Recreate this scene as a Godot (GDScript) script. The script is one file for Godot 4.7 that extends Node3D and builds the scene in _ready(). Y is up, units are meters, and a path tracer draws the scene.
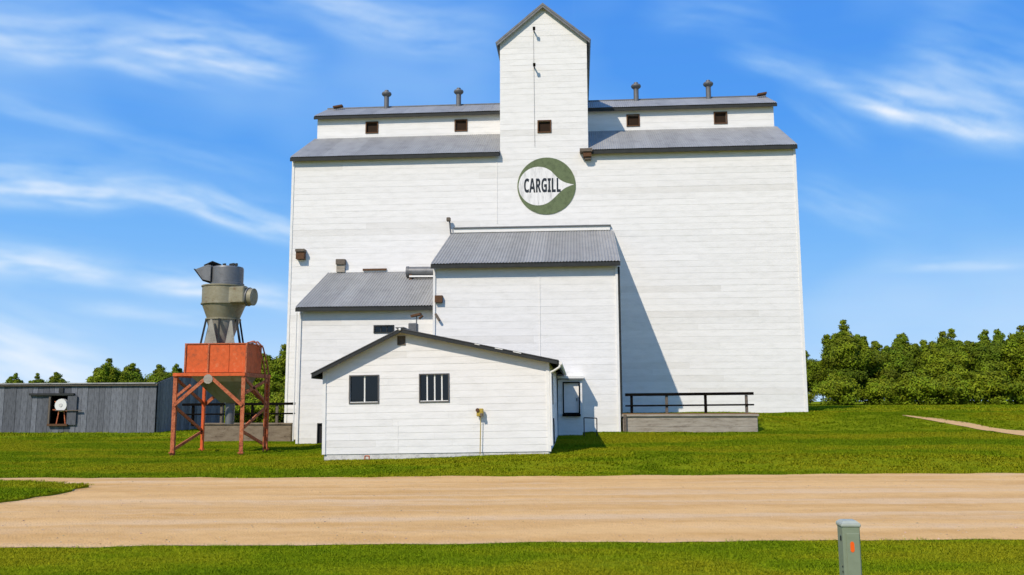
extends Node3D

# ------------------------------------------------------------------ geometry collector
class Geo:
	var v := PackedVector3Array()
	var n := PackedVector3Array()
	var c := PackedColorArray()
	var tint := Color(1, 1, 1)
	func tri(a: Vector3, b: Vector3, d: Vector3, na: Vector3, nb := Vector3.ZERO, nd := Vector3.ZERO) -> void:
		if nb == Vector3.ZERO:
			nb = na
			nd = na
		if (b - a).cross(d - a).dot(na + nb + nd) > 0.0:
			v.append(a); v.append(d); v.append(b)
			n.append(na); n.append(nd); n.append(nb)
		else:
			v.append(a); v.append(b); v.append(d)
			n.append(na); n.append(nb); n.append(nd)
		c.append(tint); c.append(tint); c.append(tint)
	func quad(a: Vector3, b: Vector3, d: Vector3, e: Vector3, nn: Vector3) -> void:
		tri(a, b, d, nn)
		tri(a, d, e, nn)
	func box(at: Vector3, size: Vector3, bs := Basis.IDENTITY, bevel := 0.0) -> void:
		var h := size * 0.5
		if bevel > 0.0:
			_bevel_box(at, h, bs, bevel)
			return
		for ax in 3:
			for s in [-1.0, 1.0]:
				var nn := Vector3.ZERO; nn[ax] = s
				var u := Vector3.ZERO; u[(ax + 1) % 3] = h[(ax + 1) % 3]
				var w := Vector3.ZERO; w[(ax + 2) % 3] = h[(ax + 2) % 3]
				var o := nn * h[ax]
				quad(at + bs * (o - u - w), at + bs * (o + u - w), at + bs * (o + u + w), at + bs * (o - u + w), (bs * nn).normalized())
	func _bevel_box(at: Vector3, h: Vector3, bs: Basis, b: float) -> void:
		for ax in 3:
			for s in [-1.0, 1.0]:
				var nn := Vector3.ZERO; nn[ax] = s
				var i1 := (ax + 1) % 3
				var i2 := (ax + 2) % 3
				var u := Vector3.ZERO; u[i1] = h[i1] - b
				var w := Vector3.ZERO; w[i2] = h[i2] - b
				var o := nn * h[ax]
				quad(at + bs * (o - u - w), at + bs * (o + u - w), at + bs * (o + u + w), at + bs * (o - u + w), bs * nn)
				for t in [-1.0, 1.0]:
					var n2 := Vector3.ZERO; n2[i1] = t
					var o2 := n2 * h[i1]
					var p1: Vector3 = o + n2 * (h[i1] - b)
					var p2: Vector3 = o2 + nn * (h[ax] - b)
					quad(at + bs * (p1 - w), at + bs * (p1 + w), at + bs * (p2 + w), at + bs * (p2 - w), (bs * (nn + n2)).normalized())
		for sx in [-1.0, 1.0]:
			for sy in [-1.0, 1.0]:
				for sz in [-1.0, 1.0]:
					var sg := Vector3(sx, sy, sz)
					var q := h - Vector3(b, b, b)
					tri(at + bs * (sg * Vector3(h.x, q.y, q.z)), at + bs * (sg * Vector3(q.x, h.y, q.z)), at + bs * (sg * Vector3(q.x, q.y, h.z)), (bs * sg).normalized())
	func beam(a: Vector3, b: Vector3, w: float, h: float, up := Vector3.UP) -> void:
		var d := (b - a)
		var l := d.length()
		d /= l
		var x := up.cross(d)
		if x.length() < 0.01:
			x = Vector3.RIGHT.cross(d)
		x = x.normalized()
		box((a + b) * 0.5, Vector3(w, h, l), Basis(x, d.cross(x), d))
	func tube(a: Vector3, b: Vector3, r0: float, r1: float, seg := 10, caps := true) -> void:
		var d := (b - a).normalized()
		var x := d.cross(Vector3.UP)
		if x.length() < 0.05:
			x = Vector3.RIGHT
		x = x.normalized()
		var y := d.cross(x).normalized()
		for i in seg:
			var t0 := TAU * i / seg
			var t1 := TAU * (i + 1) / seg
			var e0 := x * cos(t0) + y * sin(t0)
			var e1 := x * cos(t1) + y * sin(t1)
			tri(a + e0 * r0, a + e1 * r0, b + e1 * r1, e0, e1, e1)
			tri(a + e0 * r0, b + e1 * r1, b + e0 * r1, e0, e1, e0)
			if caps:
				tri(a, a + e0 * r0, a + e1 * r0, -d)
				tri(b, b + e0 * r1, b + e1 * r1, d)
	func lathe(at: Vector3, prof: Array, seg := 20) -> void:
		for k in prof.size() - 1:
			var p: Vector2 = prof[k]
			var q: Vector2 = prof[k + 1]
			var t := (q - p).normalized()
			var nr := Vector2(t.y, -t.x)
			for i in seg:
				var a0 := TAU * i / seg
				var a1 := TAU * (i + 1) / seg
				var d0 := Vector3(cos(a0), 0, sin(a0))
				var d1 := Vector3(cos(a1), 0, sin(a1))
				var n0 := d0 * nr.x + Vector3.UP * nr.y
				var n1 := d1 * nr.x + Vector3.UP * nr.y
				var A := at + d0 * p.x + Vector3.UP * p.y
				var B := at + d1 * p.x + Vector3.UP * p.y
				var C := at + d1 * q.x + Vector3.UP * q.y
				var D := at + d0 * q.x + Vector3.UP * q.y
				if p.x > 0.0005: tri(A, B, C, n0, n1, n1)
				if q.x > 0.0005: tri(A, C, D, n0, n1, n0)
	# a flat polygon (u, v) on the plane O + u*U + v*V, solid from w0 to w1 along N
	func prism(poly: PackedVector2Array, O: Vector3, U: Vector3, V: Vector3, N: Vector3, w0: float, w1: float) -> void:
		var ix := Geometry2D.triangulate_polygon(poly)
		for k in range(0, ix.size(), 3):
			for w in [w0, w1]:
				var nn := N if w == w1 else -N
				tri(_p(poly[ix[k]], O, U, V) + N * w, _p(poly[ix[k + 1]], O, U, V) + N * w, _p(poly[ix[k + 2]], O, U, V) + N * w, nn)
		_rim(poly, O, U, V, N, func(_q): return w0, func(_q): return w1)
	# clapboard: thickness runs from t0 at v0 to t1 at v1
	func board(poly: PackedVector2Array, O: Vector3, U: Vector3, V: Vector3, N: Vector3, v0: float, v1: float, t0: float, t1: float) -> void:
		var ix := Geometry2D.triangulate_polygon(poly)
		var th := func(q: Vector2): return lerpf(t0, t1, (q.y - v0) / (v1 - v0))
		var nn := (N + V * ((t0 - t1) / (v1 - v0))).normalized()
		for k in range(0, ix.size(), 3):
			var a := poly[ix[k]]
			var b := poly[ix[k + 1]]
			var d := poly[ix[k + 2]]
			tri(_p(a, O, U, V) + N * th.call(a), _p(b, O, U, V) + N * th.call(b), _p(d, O, U, V) + N * th.call(d), nn)
		_rim(poly, O, U, V, N, func(_q): return 0.001, th)
	func _rim(poly: PackedVector2Array, O: Vector3, U: Vector3, V: Vector3, N: Vector3, f0: Callable, f1: Callable) -> void:
		var turn := 1.0 if not Geometry2D.is_polygon_clockwise(poly) else -1.0
		for i in poly.size():
			var a := poly[i]
			var b := poly[(i + 1) % poly.size()]
			var e := b - a
			if e.length() < 0.0005:
				continue
			var o := Vector2(e.y, -e.x).normalized() * turn
			quad(_p(a, O, U, V) + N * f0.call(a), _p(b, O, U, V) + N * f0.call(b), _p(b, O, U, V) + N * f1.call(b), _p(a, O, U, V) + N * f1.call(a), U * o.x + V * o.y)
	func _p(q: Vector2, O: Vector3, U: Vector3, V: Vector3) -> Vector3:
		return O + U * q.x + V * q.y
	func commit(col := false) -> ArrayMesh:
		var arr := []
		arr.resize(Mesh.ARRAY_MAX)
		arr[Mesh.ARRAY_VERTEX] = v
		arr[Mesh.ARRAY_NORMAL] = n
		if col:
			arr[Mesh.ARRAY_COLOR] = c
		var m := ArrayMesh.new()
		m.add_surface_from_arrays(Mesh.PRIMITIVE_TRIANGLES, arr)
		return m

# ------------------------------------------------------------------ helpers
var M := {}
var used := {}
var rng := RandomNumberGenerator.new()
const RX := Vector3.RIGHT
const UY := Vector3.UP
const FZ := Vector3.BACK      # towards the camera (+z)

func numbered(called: String) -> String:
	var k: int = used.get(called, 0)
	used[called] = k + 1
	return called if k == 0 else "%s_%03d" % [called, k]

func tag(o: Node, label: String, category: String, group := "", kind := "") -> Node:
	if label: o.set_meta("label", label)
	if category: o.set_meta("category", category)
	if group: o.set_meta("group", group)
	if kind: o.set_meta("kind", kind)
	return o

func thing(called: String, label: String, category: String, at: Vector3, group := "") -> Node3D:
	var o := Node3D.new()
	o.name = numbered(called)
	o.position = at
	add_child(o)
	tag(o, label, category, group)
	return o

func put(g, called: String, m: Material, parent: Node, at := Vector3.ZERO) -> MeshInstance3D:
	var o := MeshInstance3D.new()
	o.name = called
	o.mesh = g if g is Mesh else g.commit()
	o.material_override = m
	o.position = at
	parent.add_child(o, true)
	return o

func holder(called: String, parent: Node) -> Node3D:
	var o := Node3D.new()
	o.name = called
	parent.add_child(o, true)
	return o

func pbox(called: String, m: Material, parent: Node, at: Vector3, size: Vector3, bevel := 0.0) -> MeshInstance3D:
	var g := Geo.new()
	g.box(at, size, Basis.IDENTITY, bevel)
	return put(g, called, m, parent)

func rect(u0: float, v0: float, u1: float, v1: float) -> PackedVector2Array:
	return PackedVector2Array([Vector2(u0, v0), Vector2(u1, v0), Vector2(u1, v1), Vector2(u0, v1)])

func cut(polys: Array, holes: Array) -> Array:
	for h in holes:
		var nxt := []
		for p in polys:
			for q in Geometry2D.clip_polygons(p, h):
				if q.size() > 2 and not Geometry2D.is_polygon_clockwise(q):
					nxt.append(q)
		polys = nxt
	return polys

# a solid wall with real openings: bands between the sills and lintels keep every piece simple
func panel(outline: PackedVector2Array, holes: Array, O: Vector3, U: Vector3, N: Vector3, thick: float, called: String, m: Material, parent: Node) -> MeshInstance3D:
	var ys := []
	var lo := 1e9
	var hi := -1e9
	var x0 := 1e9
	var x1 := -1e9
	for q in outline:
		lo = minf(lo, q.y); hi = maxf(hi, q.y); x0 = minf(x0, q.x); x1 = maxf(x1, q.x)
	ys = [lo, hi]
	for h in holes:
		for q in h:
			var mid: float = (h[0].y + h[2].y) * 0.5
			if not ys.has(mid) and mid > lo and mid < hi: ys.append(mid)
	ys.sort()
	var g := Geo.new()
	for i in ys.size() - 1:
		for p in Geometry2D.intersect_polygons(outline, rect(x0 - 1, ys[i], x1 + 1, ys[i + 1])):
			for q in cut([p], holes):
				g.prism(q, O, U, UY, N, -thick, 0.0)
	return put(g, called, m, parent)

# lapped courses, each board a part of its own
func siding(outline: PackedVector2Array, holes: Array, O: Vector3, U: Vector3, N: Vector3, course: float, seg: float, parent: Node, mats: Array, called := "siding_board", thick := 0.008) -> void:
	var lo := 1e9
	var hi := -1e9
	var x0 := 1e9
	var x1 := -1e9
	for q in outline:
		lo = minf(lo, q.y); hi = maxf(hi, q.y); x0 = minf(x0, q.x); x1 = maxf(x1, q.x)
	var y := lo
	while y < hi - 0.02:
		var x := x0 - rng.randf() * seg * 0.8
		while x < x1:
			var xe := x + seg * rng.randf_range(0.85, 1.15)
			if x1 - xe < seg * 0.3: xe = x1 + 0.1
			for p in Geometry2D.intersect_polygons(outline, rect(x + 0.001, y, xe - 0.001, y + course - 0.001)):
				for q in cut([p], holes):
					var ar := 0.0
					for i in q.size(): ar += q[i].cross(q[(i + 1) % q.size()])
					if absf(ar) < 0.01: continue
					var g := Geo.new()
					g.board(q, O, U, UY, N, y, y + course, thick * rng.randf_range(0.7, 1.35), 0.002)
					put(g, called, mats[rng.randi() % mats.size()], parent)
			x = xe
		y += course

# corrugated sheets laid side by side; A runs along the eave, S up the slope
func sheets(O: Vector3, A: Vector3, S: Vector3, width: float, waves: int, parent: Node, mats: Array, amp := 0.014, called := "roof_sheet") -> void:
	var L := A.length()
	var count := int(round(L / width))
	var w := L / count
	var a := A.normalized()
	var nn := a.cross(S).normalized()
	if nn.y < 0: nn = -nn
	var g := Geo.new()
	var steps := waves * 4
	for i in steps:
		var u0 := float(i) / steps
		var u1 := float(i + 1) / steps
		var h0 := sin(u0 * waves * TAU) * amp
		var h1 := sin(u1 * waves * TAU) * amp
		var n0 := (nn - a * cos(u0 * waves * TAU) * amp * waves * TAU / w).normalized()
		var n1 := (nn - a * cos(u1 * waves * TAU) * amp * waves * TAU / w).normalized()
		var p0 := a * u0 * w + nn * h0
		var p1 := a * u1 * w + nn * h1
		g.tri(p0, p1, p1 + S, n0, n1, n1)
		g.tri(p0, p1 + S, p0 + S, n0, n1, n0)
	var mesh := g.commit()
	for k in count:
		var o := put(mesh, called, mats[rng.randi() % mats.size()], parent, O + a * w * k + nn * (amp + 0.004 + 0.004 * (k % 2)) + S.normalized() * rng.randf_range(-0.015, 0.015))
		o.rotation = Vector3.ZERO

func noise(seed_: int, freq: float, oct := 4, kind := FastNoiseLite.TYPE_SIMPLEX_SMOOTH) -> FastNoiseLite:
	var f := FastNoiseLite.new()
	f.seed = seed_
	f.frequency = freq
	f.noise_type = kind
	f.fractal_type = FastNoiseLite.FRACTAL_FBM
	f.fractal_octaves = oct
	return f

# colour texture from layered seamless noise, between linear colours; returns sRGB image
func mottle(seed_: int, size: int, layers: Array, cols: Array) -> ImageTexture:
	var acc := PackedFloat32Array()
	acc.resize(size * size)
	var tot := 0.0
	for k in layers.size():
		var im := noise(seed_ + k * 17, layers[k][0], 4).get_seamless_image(size, size, false, false, 0.15, true)
		var d := im.get_data()
		var wt: float = layers[k][1]
		tot += wt
		for i in size * size:
			acc[i] += d[i] / 255.0 * wt
	var out := PackedByteArray()
	out.resize(size * size * 3)
	var lut := []
	for i in 256:
		var t := clampf((i / 255.0 - 0.5) * 1.6 + 0.5, 0, 1) * (cols.size() - 1)
		var j := mini(int(t), cols.size() - 2)
		var cc: Color = cols[j].lerp(cols[j + 1], t - j).linear_to_srgb()
		lut.append([int(cc.r * 255), int(cc.g * 255), int(cc.b * 255)])
	for i in size * size:
		var l: Array = lut[clampi(int(acc[i] / tot * 255.0), 0, 255)]
		out[i * 3] = l[0]; out[i * 3 + 1] = l[1]; out[i * 3 + 2] = l[2]
	return ImageTexture.create_from_image(Image.create_from_data(size, size, false, Image.FORMAT_RGB8, out))

func bump(seed_: int, size: int, freq: float, strength: float) -> ImageTexture:
	var im := noise(seed_, freq, 5).get_seamless_image(size, size, false, false, 0.15, true)
	im.convert(Image.FORMAT_RGBA8)
	im.bump_map_to_normal_map(strength)
	return ImageTexture.create_from_image(im)

func mat(lin: Color, rough := 0.8, metal := 0.0, tex: Texture2D = null, scale := Vector3(1, 1, 1), nrm: Texture2D = null, nscale := 0.5, world := true) -> StandardMaterial3D:
	var m := StandardMaterial3D.new()
	m.albedo_color = lin.linear_to_srgb()
	m.roughness = rough
	m.metallic = metal
	m.metallic_specular = 0.35
	if tex or nrm:
		m.uv1_triplanar = true
		m.uv1_world_triplanar = world
		m.uv1_scale = scale
	if tex: m.albedo_texture = tex
	if nrm:
		m.normal_enabled = true
		m.normal_texture = nrm
		m.normal_scale = nscale
	return m

# ------------------------------------------------------------------ terrain
var tn := noise(5, 0.11, 3)
func keyed(keys: Array, d: float) -> float:
	if d <= keys[0][0]: return keys[0][1]
	for i in keys.size() - 1:
		if d < keys[i + 1][0]:
			var t: float = (d - keys[i][0]) / (keys[i + 1][0] - keys[i][0])
			return lerpf(keys[i][1], keys[i + 1][1], t * t * (3 - 2 * t))
	return keys[-1][1]

const HR := [[22.0, 0.02], [26.0, 0.33], [34.5, 0.5], [37.0, 0.62], [40.5, 1.28], [46.0, 1.42], [110.0, 1.5], [400.0, 0.6]]
const HL := [[22.0, 0.0], [26.0, -0.02], [38.0, 0.04], [50.0, 0.12], [62.0, 0.3], [110.0, 0.6], [400.0, 0.4]]
func ground_h(x: float, z: float) -> float:
	var d := -z
	var t := smoothstep(-12.0, 1.0, x)
	var h := lerpf(keyed(HL, d), keyed(HR, d), t)
	var side := d - 0.103 * x     # distance measured square to the slanting road
	h *= smoothstep(22.3, 25.0, side)
	var rough := smoothstep(22.4, 24.0, side) + smoothstep(11.4, 10.0, side)
	return h + tn.get_noise_2d(x * 2.0, z * 2.0) * 0.05 * rough

var edge_n := noise(9, 0.45, 4)
func road_low(x: float) -> float:
	return -11.72 - 0.103 * x + edge_n.get_noise_2d(x, 3.0) * 0.14
func road_up(x: float) -> float:
	return -22.15 - 0.103 * x + edge_n.get_noise_2d(x, 40.0) * 0.3 - maxf(0.0, -x - 8.0) * 0.05
var island := PackedVector2Array()
var path_poly := PackedVector2Array()
var footprints: Array = [Rect2(-14.4, -54, 25.2, 12), Rect2(-6.2, -42.5, 8, 6.1), Rect2(-12.45, -42.5, 6.5, 5), Rect2(-7.8, -36.6, 7.0, 10.6), Rect2(-0.9, -36.5, 1.05, 1.05), Rect2(-42, -60, 16.9, 10), Rect2(1.8, -36.8, 5.6, 0.4), Rect2(-17.7, -40.3, 4.3, 0.4)]
func on_lawn(x: float, z: float) -> bool:
	if z < road_low(x) and z > road_up(x):
		return Geometry2D.is_point_in_polygon(Vector2(x, z), island)
	for r in footprints:
		if r.has_point(Vector2(x, z)): return false
	return not Geometry2D.is_point_in_polygon(Vector2(x, z), path_poly)

# ------------------------------------------------------------------ sky
const STREAKS := [
	[-39.3, 20.8, -27.5, 21.4, 1.20, 0.50], [-29.9, 21.8, -18.1, 21.0, 1.27, 0.62], [-30.3, 20.3, -24.7, 19.8, 0.53, 0.40],
	[-37.5, 17.1, -29.5, 16.1, 0.45, 0.26], [-31.8, 16.4, -18.5, 13.7, 0.67, 0.17], [-38.6, 12.4, -27.0, 12.5, 0.97, 0.70],
	[-29.3, 12.5, -16.5, 10.4, 0.82, 0.60], [-38.3, 8.1, -29.1, 7.6, 0.67, 0.75], [-30.2, 7.7, -16.3, 5.9, 0.60, 0.60],
	[-31.7, 5.6, -22.5, 4.9, 0.38, 0.32], [-38.9, 3.8, -29.3, 1.5, 1.50, 0.60], [-19.5, 25.0, -5.1, 22.9, 1.35, 0.36],
	[-25.3, 25.8, -10.7, 24.8, 1.05, 0.30], [10.6, 22.0, 19.1, 18.4, 0.67, 0.36], [17.4, 19.2, 28.0, 14.2, 1.05, 0.75],
	[20.4, 20.1, 29.1, 16.0, 1.95, 0.40], [19.1, 8.1, 28.5, 7.8, 0.30, 0.34], [14.0, 12.9, 19.8, 10.2, 0.97, 0.22],
	[14.3, 19.2, 18.4, 15.9, 0.60, 0.20], [4.7, 25.2, 13.8, 22.5, 1.50, 0.16]]

func sky_image() -> Image:
	var W := 3072
	var H := 1536
	var ppd := W / 360.0
	var cover := PackedFloat32Array()
	cover.resize(W * H / 2)
	var list := STREAKS.duplicate()
	var r := RandomNumberGenerator.new()
	r.seed = 77
	while list.size() < 190:                      # similar wisps round the unseen dome, added in number to brighten shade
		var az := r.randf_range(-180, 180)
		var el := rad_to_deg(asin(r.randf_range(0.02, 0.97)))
		if absf(az + 4.0) < 44 and el < 31: continue
		var ln := r.randf_range(6, 16) / maxf(cos(deg_to_rad(el)), 0.25)
		list.append([az, el, az + ln, el - r.randf_range(0.0, 4.0), r.randf_range(0.5, 2.0), r.randf_range(0.2, 0.75)])
	var fib := noise(31, 0.5, 5)
	var big := noise(57, 0.16, 3)
	for s in list:
		var cel := cos(deg_to_rad((s[1] + s[3]) * 0.5))
		var a := Vector2(s[0] * cel, s[1])
		var b := Vector2(s[2] * cel, s[3])
		var d := b - a
		var ln := d.length()
		d /= ln
		var pad: float = s[4] * 4.6
		for py in range(maxi(0, int((90 - maxf(a.y, b.y) - pad) * ppd)), mini(H / 2 - 1, int((90 - minf(a.y, b.y) + pad) * ppd))):
			var el := 90.0 - py / ppd
			for pxr in range(int((minf(s[0], s[2]) - pad / cel - 2.0) * ppd), int((maxf(s[0], s[2]) + pad / cel + 2.0) * ppd)):
				var q := Vector2(pxr / ppd * cel, el) - a
				var t := q.dot(d)
				var w := q.cross(d) * -1.0
				w += (big.get_noise_2d(t * 0.22 + s[0], s[1] * 7.0) * 1.1 + big.get_noise_2d(t * 0.8 + s[0] * 2.0, s[1]) * 0.16) * s[4]
				var wd: float = s[4] * (1.9 if w > 0.0 else 0.75)    # crisper lower edge, feathered upper one
				var e := exp(-(w / wd) * (w / wd)) * smoothstep(-1.5, ln * 0.3, t) * smoothstep(ln + 1.5, ln * 0.65, t)
				if e < 0.01: continue
				var f := fib.get_noise_2d(t * 0.22 + s[0] * 3.0 + w * 0.25, w * 1.5 + s[1]) * 0.75 + fib.get_noise_2d(t * 0.7 - w * 0.6, w * 3.4 + s[0]) * 0.3
				var k := posmod(pxr, W) + py * W
				cover[k] = maxf(cover[k], 0.0) + s[5] * 1.12 * e * clampf(0.68 + f, 0.1, 1.3) * (1.0 - cover[k])
	var stops := [[0.0, Color(0.74, 0.86, 0.975)], [4.0, Color(0.63, 0.80, 0.97)], [10.0, Color(0.47, 0.71, 0.955)], [18.0, Color(0.325, 0.605, 0.93)], [28.0, Color(0.29, 0.56, 0.91)], [50.0, Color(0.25, 0.51, 0.875)], [90.0, Color(0.22, 0.47, 0.84)]]
	# a thin uneven veil of high haze over the whole dome
	var vim := noise(71, 0.014, 4).get_seamless_image(W / 4, H / 4, false, false, 0.2, true)
	vim.resize(W, H / 2, Image.INTERPOLATE_CUBIC)
	var veil := vim.get_data()
	var out := PackedByteArray()
	out.resize(W * H * 3)
	for y in H:
		var el := 90.0 - (y + 0.5) / ppd
		var cc: Color = stops[0][1]
		for i in stops.size() - 1:
			if el >= stops[i][0] and el <= stops[i + 1][0]:
				cc = stops[i][1].lerp(stops[i + 1][1], (el - stops[i][0]) / (stops[i + 1][0] - stops[i][0]))
		var R := int(cc.r * 255)
		var G := int(cc.g * 255)
		var B := int(cc.b * 255)
		var o := y * W * 3
		var ck := y * W
		for x in W:
			if y < H / 2:
				var vl := clampf((veil[ck + x] / 255.0 - 0.42) * 0.6, 0.0, 0.26)
				var t := minf(cover[ck + x] + vl * (1.0 - cover[ck + x]), 0.94)
				out[o] = int(lerpf(R, 240, t)); out[o + 1] = int(lerpf(G, 244, t)); out[o + 2] = int(lerpf(B, 252, t))
			else:
				out[o] = R; out[o + 1] = G; out[o + 2] = B
			o += 3
	return Image.create_from_data(W, H, false, Image.FORMAT_RGB8, out)

# ------------------------------------------------------------------ scene
func _ready() -> void:
	rng.seed = 20
	var cam := Camera3D.new()
	cam.name = "camera"
	cam.position = Vector3(0, 1.85, 0)
	cam.basis = Basis(UY, deg_to_rad(4.33)) * Basis(RX, deg_to_rad(7.6)) * Basis(FZ, deg_to_rad(-0.2))
	cam.fov = rad_to_deg(2.0 * atan(287.5 / 860.0))
	cam.near = 0.1
	cam.far = 5000.0
	add_child(cam)
	cam.current = true
	var env := Environment.new()
	env.background_mode = Environment.BG_SKY
	env.tonemap_mode = Environment.TONE_MAPPER_LINEAR
	env.tonemap_exposure = 1.09
	env.sdfgi_enabled = true
	env.ssao_enabled = true
	env.ssil_enabled = true
	var sm := PanoramaSkyMaterial.new()
	sm.panorama = ImageTexture.create_from_image(sky_image())
	sm.energy_multiplier = 1.0
	var sky := Sky.new()
	sky.sky_material = sm
	env.sky = sky
	env.background_energy_multiplier = 0.97
	var we := WorldEnvironment.new()
	we.name = "world_environment"
	we.environment = env
	add_child(we)
	var sun := DirectionalLight3D.new()
	sun.name = "sun"
	sun.light_energy = 1.22
	sun.light_color = Color(1.0, 0.95, 0.875)
	sun.light_angular_distance = 0.5
	sun.shadow_enabled = true
	sun.directional_shadow_max_distance = 200.0
	add_child(sun)
	sun.look_at_from_position(Vector3.ZERO, Vector3(3.05, -5.85, -5.8), UY)

	make_materials()
	make_ground()
	make_elevator()
	make_drive_shed()
	make_lean_to()
	make_office()
	make_porch()
	make_shed()
	make_dust_tower()
	make_ramps()
	make_small_things()
	make_trees()
	make_grass()

func make_materials() -> void:
	var spots := mottle(101, 512, [[0.012, 1.0], [0.06, 0.5]], [Color(0.90, 0.90, 0.89), Color(0.965, 0.965, 0.96), Color(1, 1, 1)])
	var fine := bump(103, 256, 0.06, 2.0)
	M.white = []
	for k in 5:
		var b: float = [0.79, 0.78, 0.80, 0.785, 0.77][k]
		M.white.append(mat(Color(b, b * 0.985, b * 0.955), 0.62, 0.0, spots, Vector3(0.16, 0.5, 0.16), fine, 0.15))
	var main_whites: Array = M.white.duplicate()
	M.boards = main_whites + main_whites + main_whites
	M.boards.append(mat(Color(0.73, 0.715, 0.685), 0.7, 0.0, spots, Vector3(0.16, 0.5, 0.16), fine, 0.15))
	M.boards.append(mat(Color(0.755, 0.745, 0.72), 0.7, 0.0, spots, Vector3(0.3, 0.8, 0.3), fine, 0.15))
	M.wall = mat(Color(0.62, 0.61, 0.58), 0.8)
	M.white_trim = mat(Color(0.78, 0.77, 0.74), 0.6, 0, spots, Vector3(0.4, 0.4, 0.4))
	var galv := mottle(111, 512, [[0.01, 1.0], [0.05, 0.7]], [Color(0.62, 0.62, 0.62), Color(0.9, 0.9, 0.9), Color(1, 1, 1)])
	M.galv = []
	for k in 4:
		var b: float = [0.34, 0.315, 0.36, 0.33][k]
		M.galv.append(mat(Color(b, b * 1.0, b * 0.96), 0.6, 0.15, galv, Vector3(0.25, 0.25, 0.25)))
	M.galv_dark = mat(Color(0.16, 0.165, 0.17), 0.55, 0.3, galv, Vector3(0.5, 0.5, 0.5))
	M.fascia = mat(Color(0.034, 0.037, 0.037), 0.75, 0.0, galv, Vector3(0.5, 0.5, 0.5))
	M.roof_dark = mat(Color(0.09, 0.092, 0.09), 0.85, 0.0, galv, Vector3(0.6, 0.6, 0.6))
	var wood := mottle(121, 256, [[0.02, 1.0], [0.09, 0.8]], [Color(0.45, 0.45, 0.45), Color(0.85, 0.85, 0.85), Color(1, 1, 1)])
	M.brown = mat(Color(0.13, 0.065, 0.032), 0.85, 0, wood, Vector3(1.2, 3, 1.2))
	M.old_wood = mat(Color(0.17, 0.14, 0.11), 0.9, 0, wood, Vector3(1.2, 3, 1.2))
	M.dark_wood = mat(Color(0.009, 0.0075, 0.0065), 0.85, 0, wood, Vector3(2, 2, 2))
	M.shed = []
	for k in 6:
		var b: float = [0.165, 0.14, 0.20, 0.155, 0.12, 0.185][k]
		M.shed.append(mat(Color(b * 0.95, b * 1.02, b * 1.16), 0.85, 0, wood, Vector3(1.5, 0.35, 1.5)))
	M.black = mat(Color(0.015, 0.015, 0.016), 0.7)
	M.iron = mat(Color(0.03, 0.031, 0.033), 0.55, 0.5)
	var rust := mottle(131, 512, [[0.008, 0.8], [0.03, 1.0], [0.1, 0.5]], [Color(0.36, 0.085, 0.03), Color(0.58, 0.105, 0.026), Color(0.66, 0.115, 0.028), Color(0.62, 0.20, 0.085)])
	M.orange = mat(Color(1, 1, 1), 0.7, 0.0, rust, Vector3(0.35, 0.35, 0.35))
	var rust2 := mottle(137, 256, [[0.02, 0.8], [0.08, 1.0]], [Color(0.11, 0.035, 0.02), Color(0.36, 0.10, 0.045), Color(0.50, 0.14, 0.055), Color(0.42, 0.22, 0.13)])
	M.rusty = mat(Color(1, 1, 1), 0.8, 0.0, rust2, Vector3(0.6, 0.6, 0.6))
	var cyc := mottle(141, 512, [[0.008, 0.9], [0.03, 0.8], [0.1, 0.4]], [Color(0.16, 0.08, 0.035), Color(0.25, 0.225, 0.145), Color(0.29, 0.265, 0.18), Color(0.33, 0.315, 0.235)])
	M.cyclone = mat(Color(0.95, 0.95, 0.95), 0.6, 0.2, cyc, Vector3(0.3, 0.3, 0.3))
	M.cyclone_pale = mat(Color(0.34, 0.32, 0.27), 0.6, 0.2, galv, Vector3(0.5, 0.5, 0.5))
	M.hood = mat(Color(0.19, 0.195, 0.20), 0.5, 0.35, galv, Vector3(0.5, 0.5, 0.5))
	var con := mottle(151, 512, [[0.01, 1.0], [0.05, 0.6], [0.15, 0.4]], [Color(0.13, 0.105, 0.08), Color(0.30, 0.262, 0.21), Color(0.36, 0.322, 0.262), Color(0.42, 0.385, 0.33)])
	M.concrete = mat(Color(1, 1, 1), 0.9, 0, con, Vector3(0.22, 1.5, 0.22), fine, 0.4)
	M.concrete_white = mat(Color(0.66, 0.65, 0.62), 0.85, 0, galv, Vector3(0.6, 0.6, 0.6))
	M.frame = mat(Color(0.11, 0.105, 0.10), 0.7)
	M.concrete_shaded = mat(Color(0.62, 0.55, 0.47), 0.95, 0, con, Vector3(0.3, 0.8, 0.3), fine, 0.4)  # darker copy of the concrete: the tower's shade put into its colour
	M.dark_wood.metallic_specular = 0.05
	M.boarded = mat(Color(0.035, 0.019, 0.010), 0.9, 0, wood, Vector3(2, 6, 2))
	M.glass = StandardMaterial3D.new()
	M.glass.albedo_color = Color(0.015, 0.018, 0.02, 0.8)
	M.glass.transparency = BaseMaterial3D.TRANSPARENCY_ALPHA
	M.glass.roughness = 0.04
	M.green = mat(Color(0.135, 0.175, 0.085), 0.7, 0, galv, Vector3(0.6, 0.6, 0.6))
	M.emblem_white = mat(Color(0.82, 0.81, 0.79), 0.7, 0, galv, Vector3(0.7, 0.13, 0.7))
	M.letter = mat(Color(0.018, 0.026, 0.035), 0.7)
	M.pedestal = mat(Color(0.225, 0.262, 0.175), 0.5, 0.0, spots, Vector3(1.5, 1.5, 1.5))
	M.pedestal_cap = mat(Color(0.38, 0.41, 0.345), 0.45, 0.0, spots, Vector3(1.5, 1.5, 1.5))
	M.sticker = mat(Color(0.85, 0.12, 0.012), 0.5)
	M.yellow = mat(Color(0.50, 0.36, 0.06), 0.6, 0, wood, Vector3(3, 3, 3))
	M.pale = mat(Color(0.72, 0.72, 0.68), 0.5)
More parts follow.
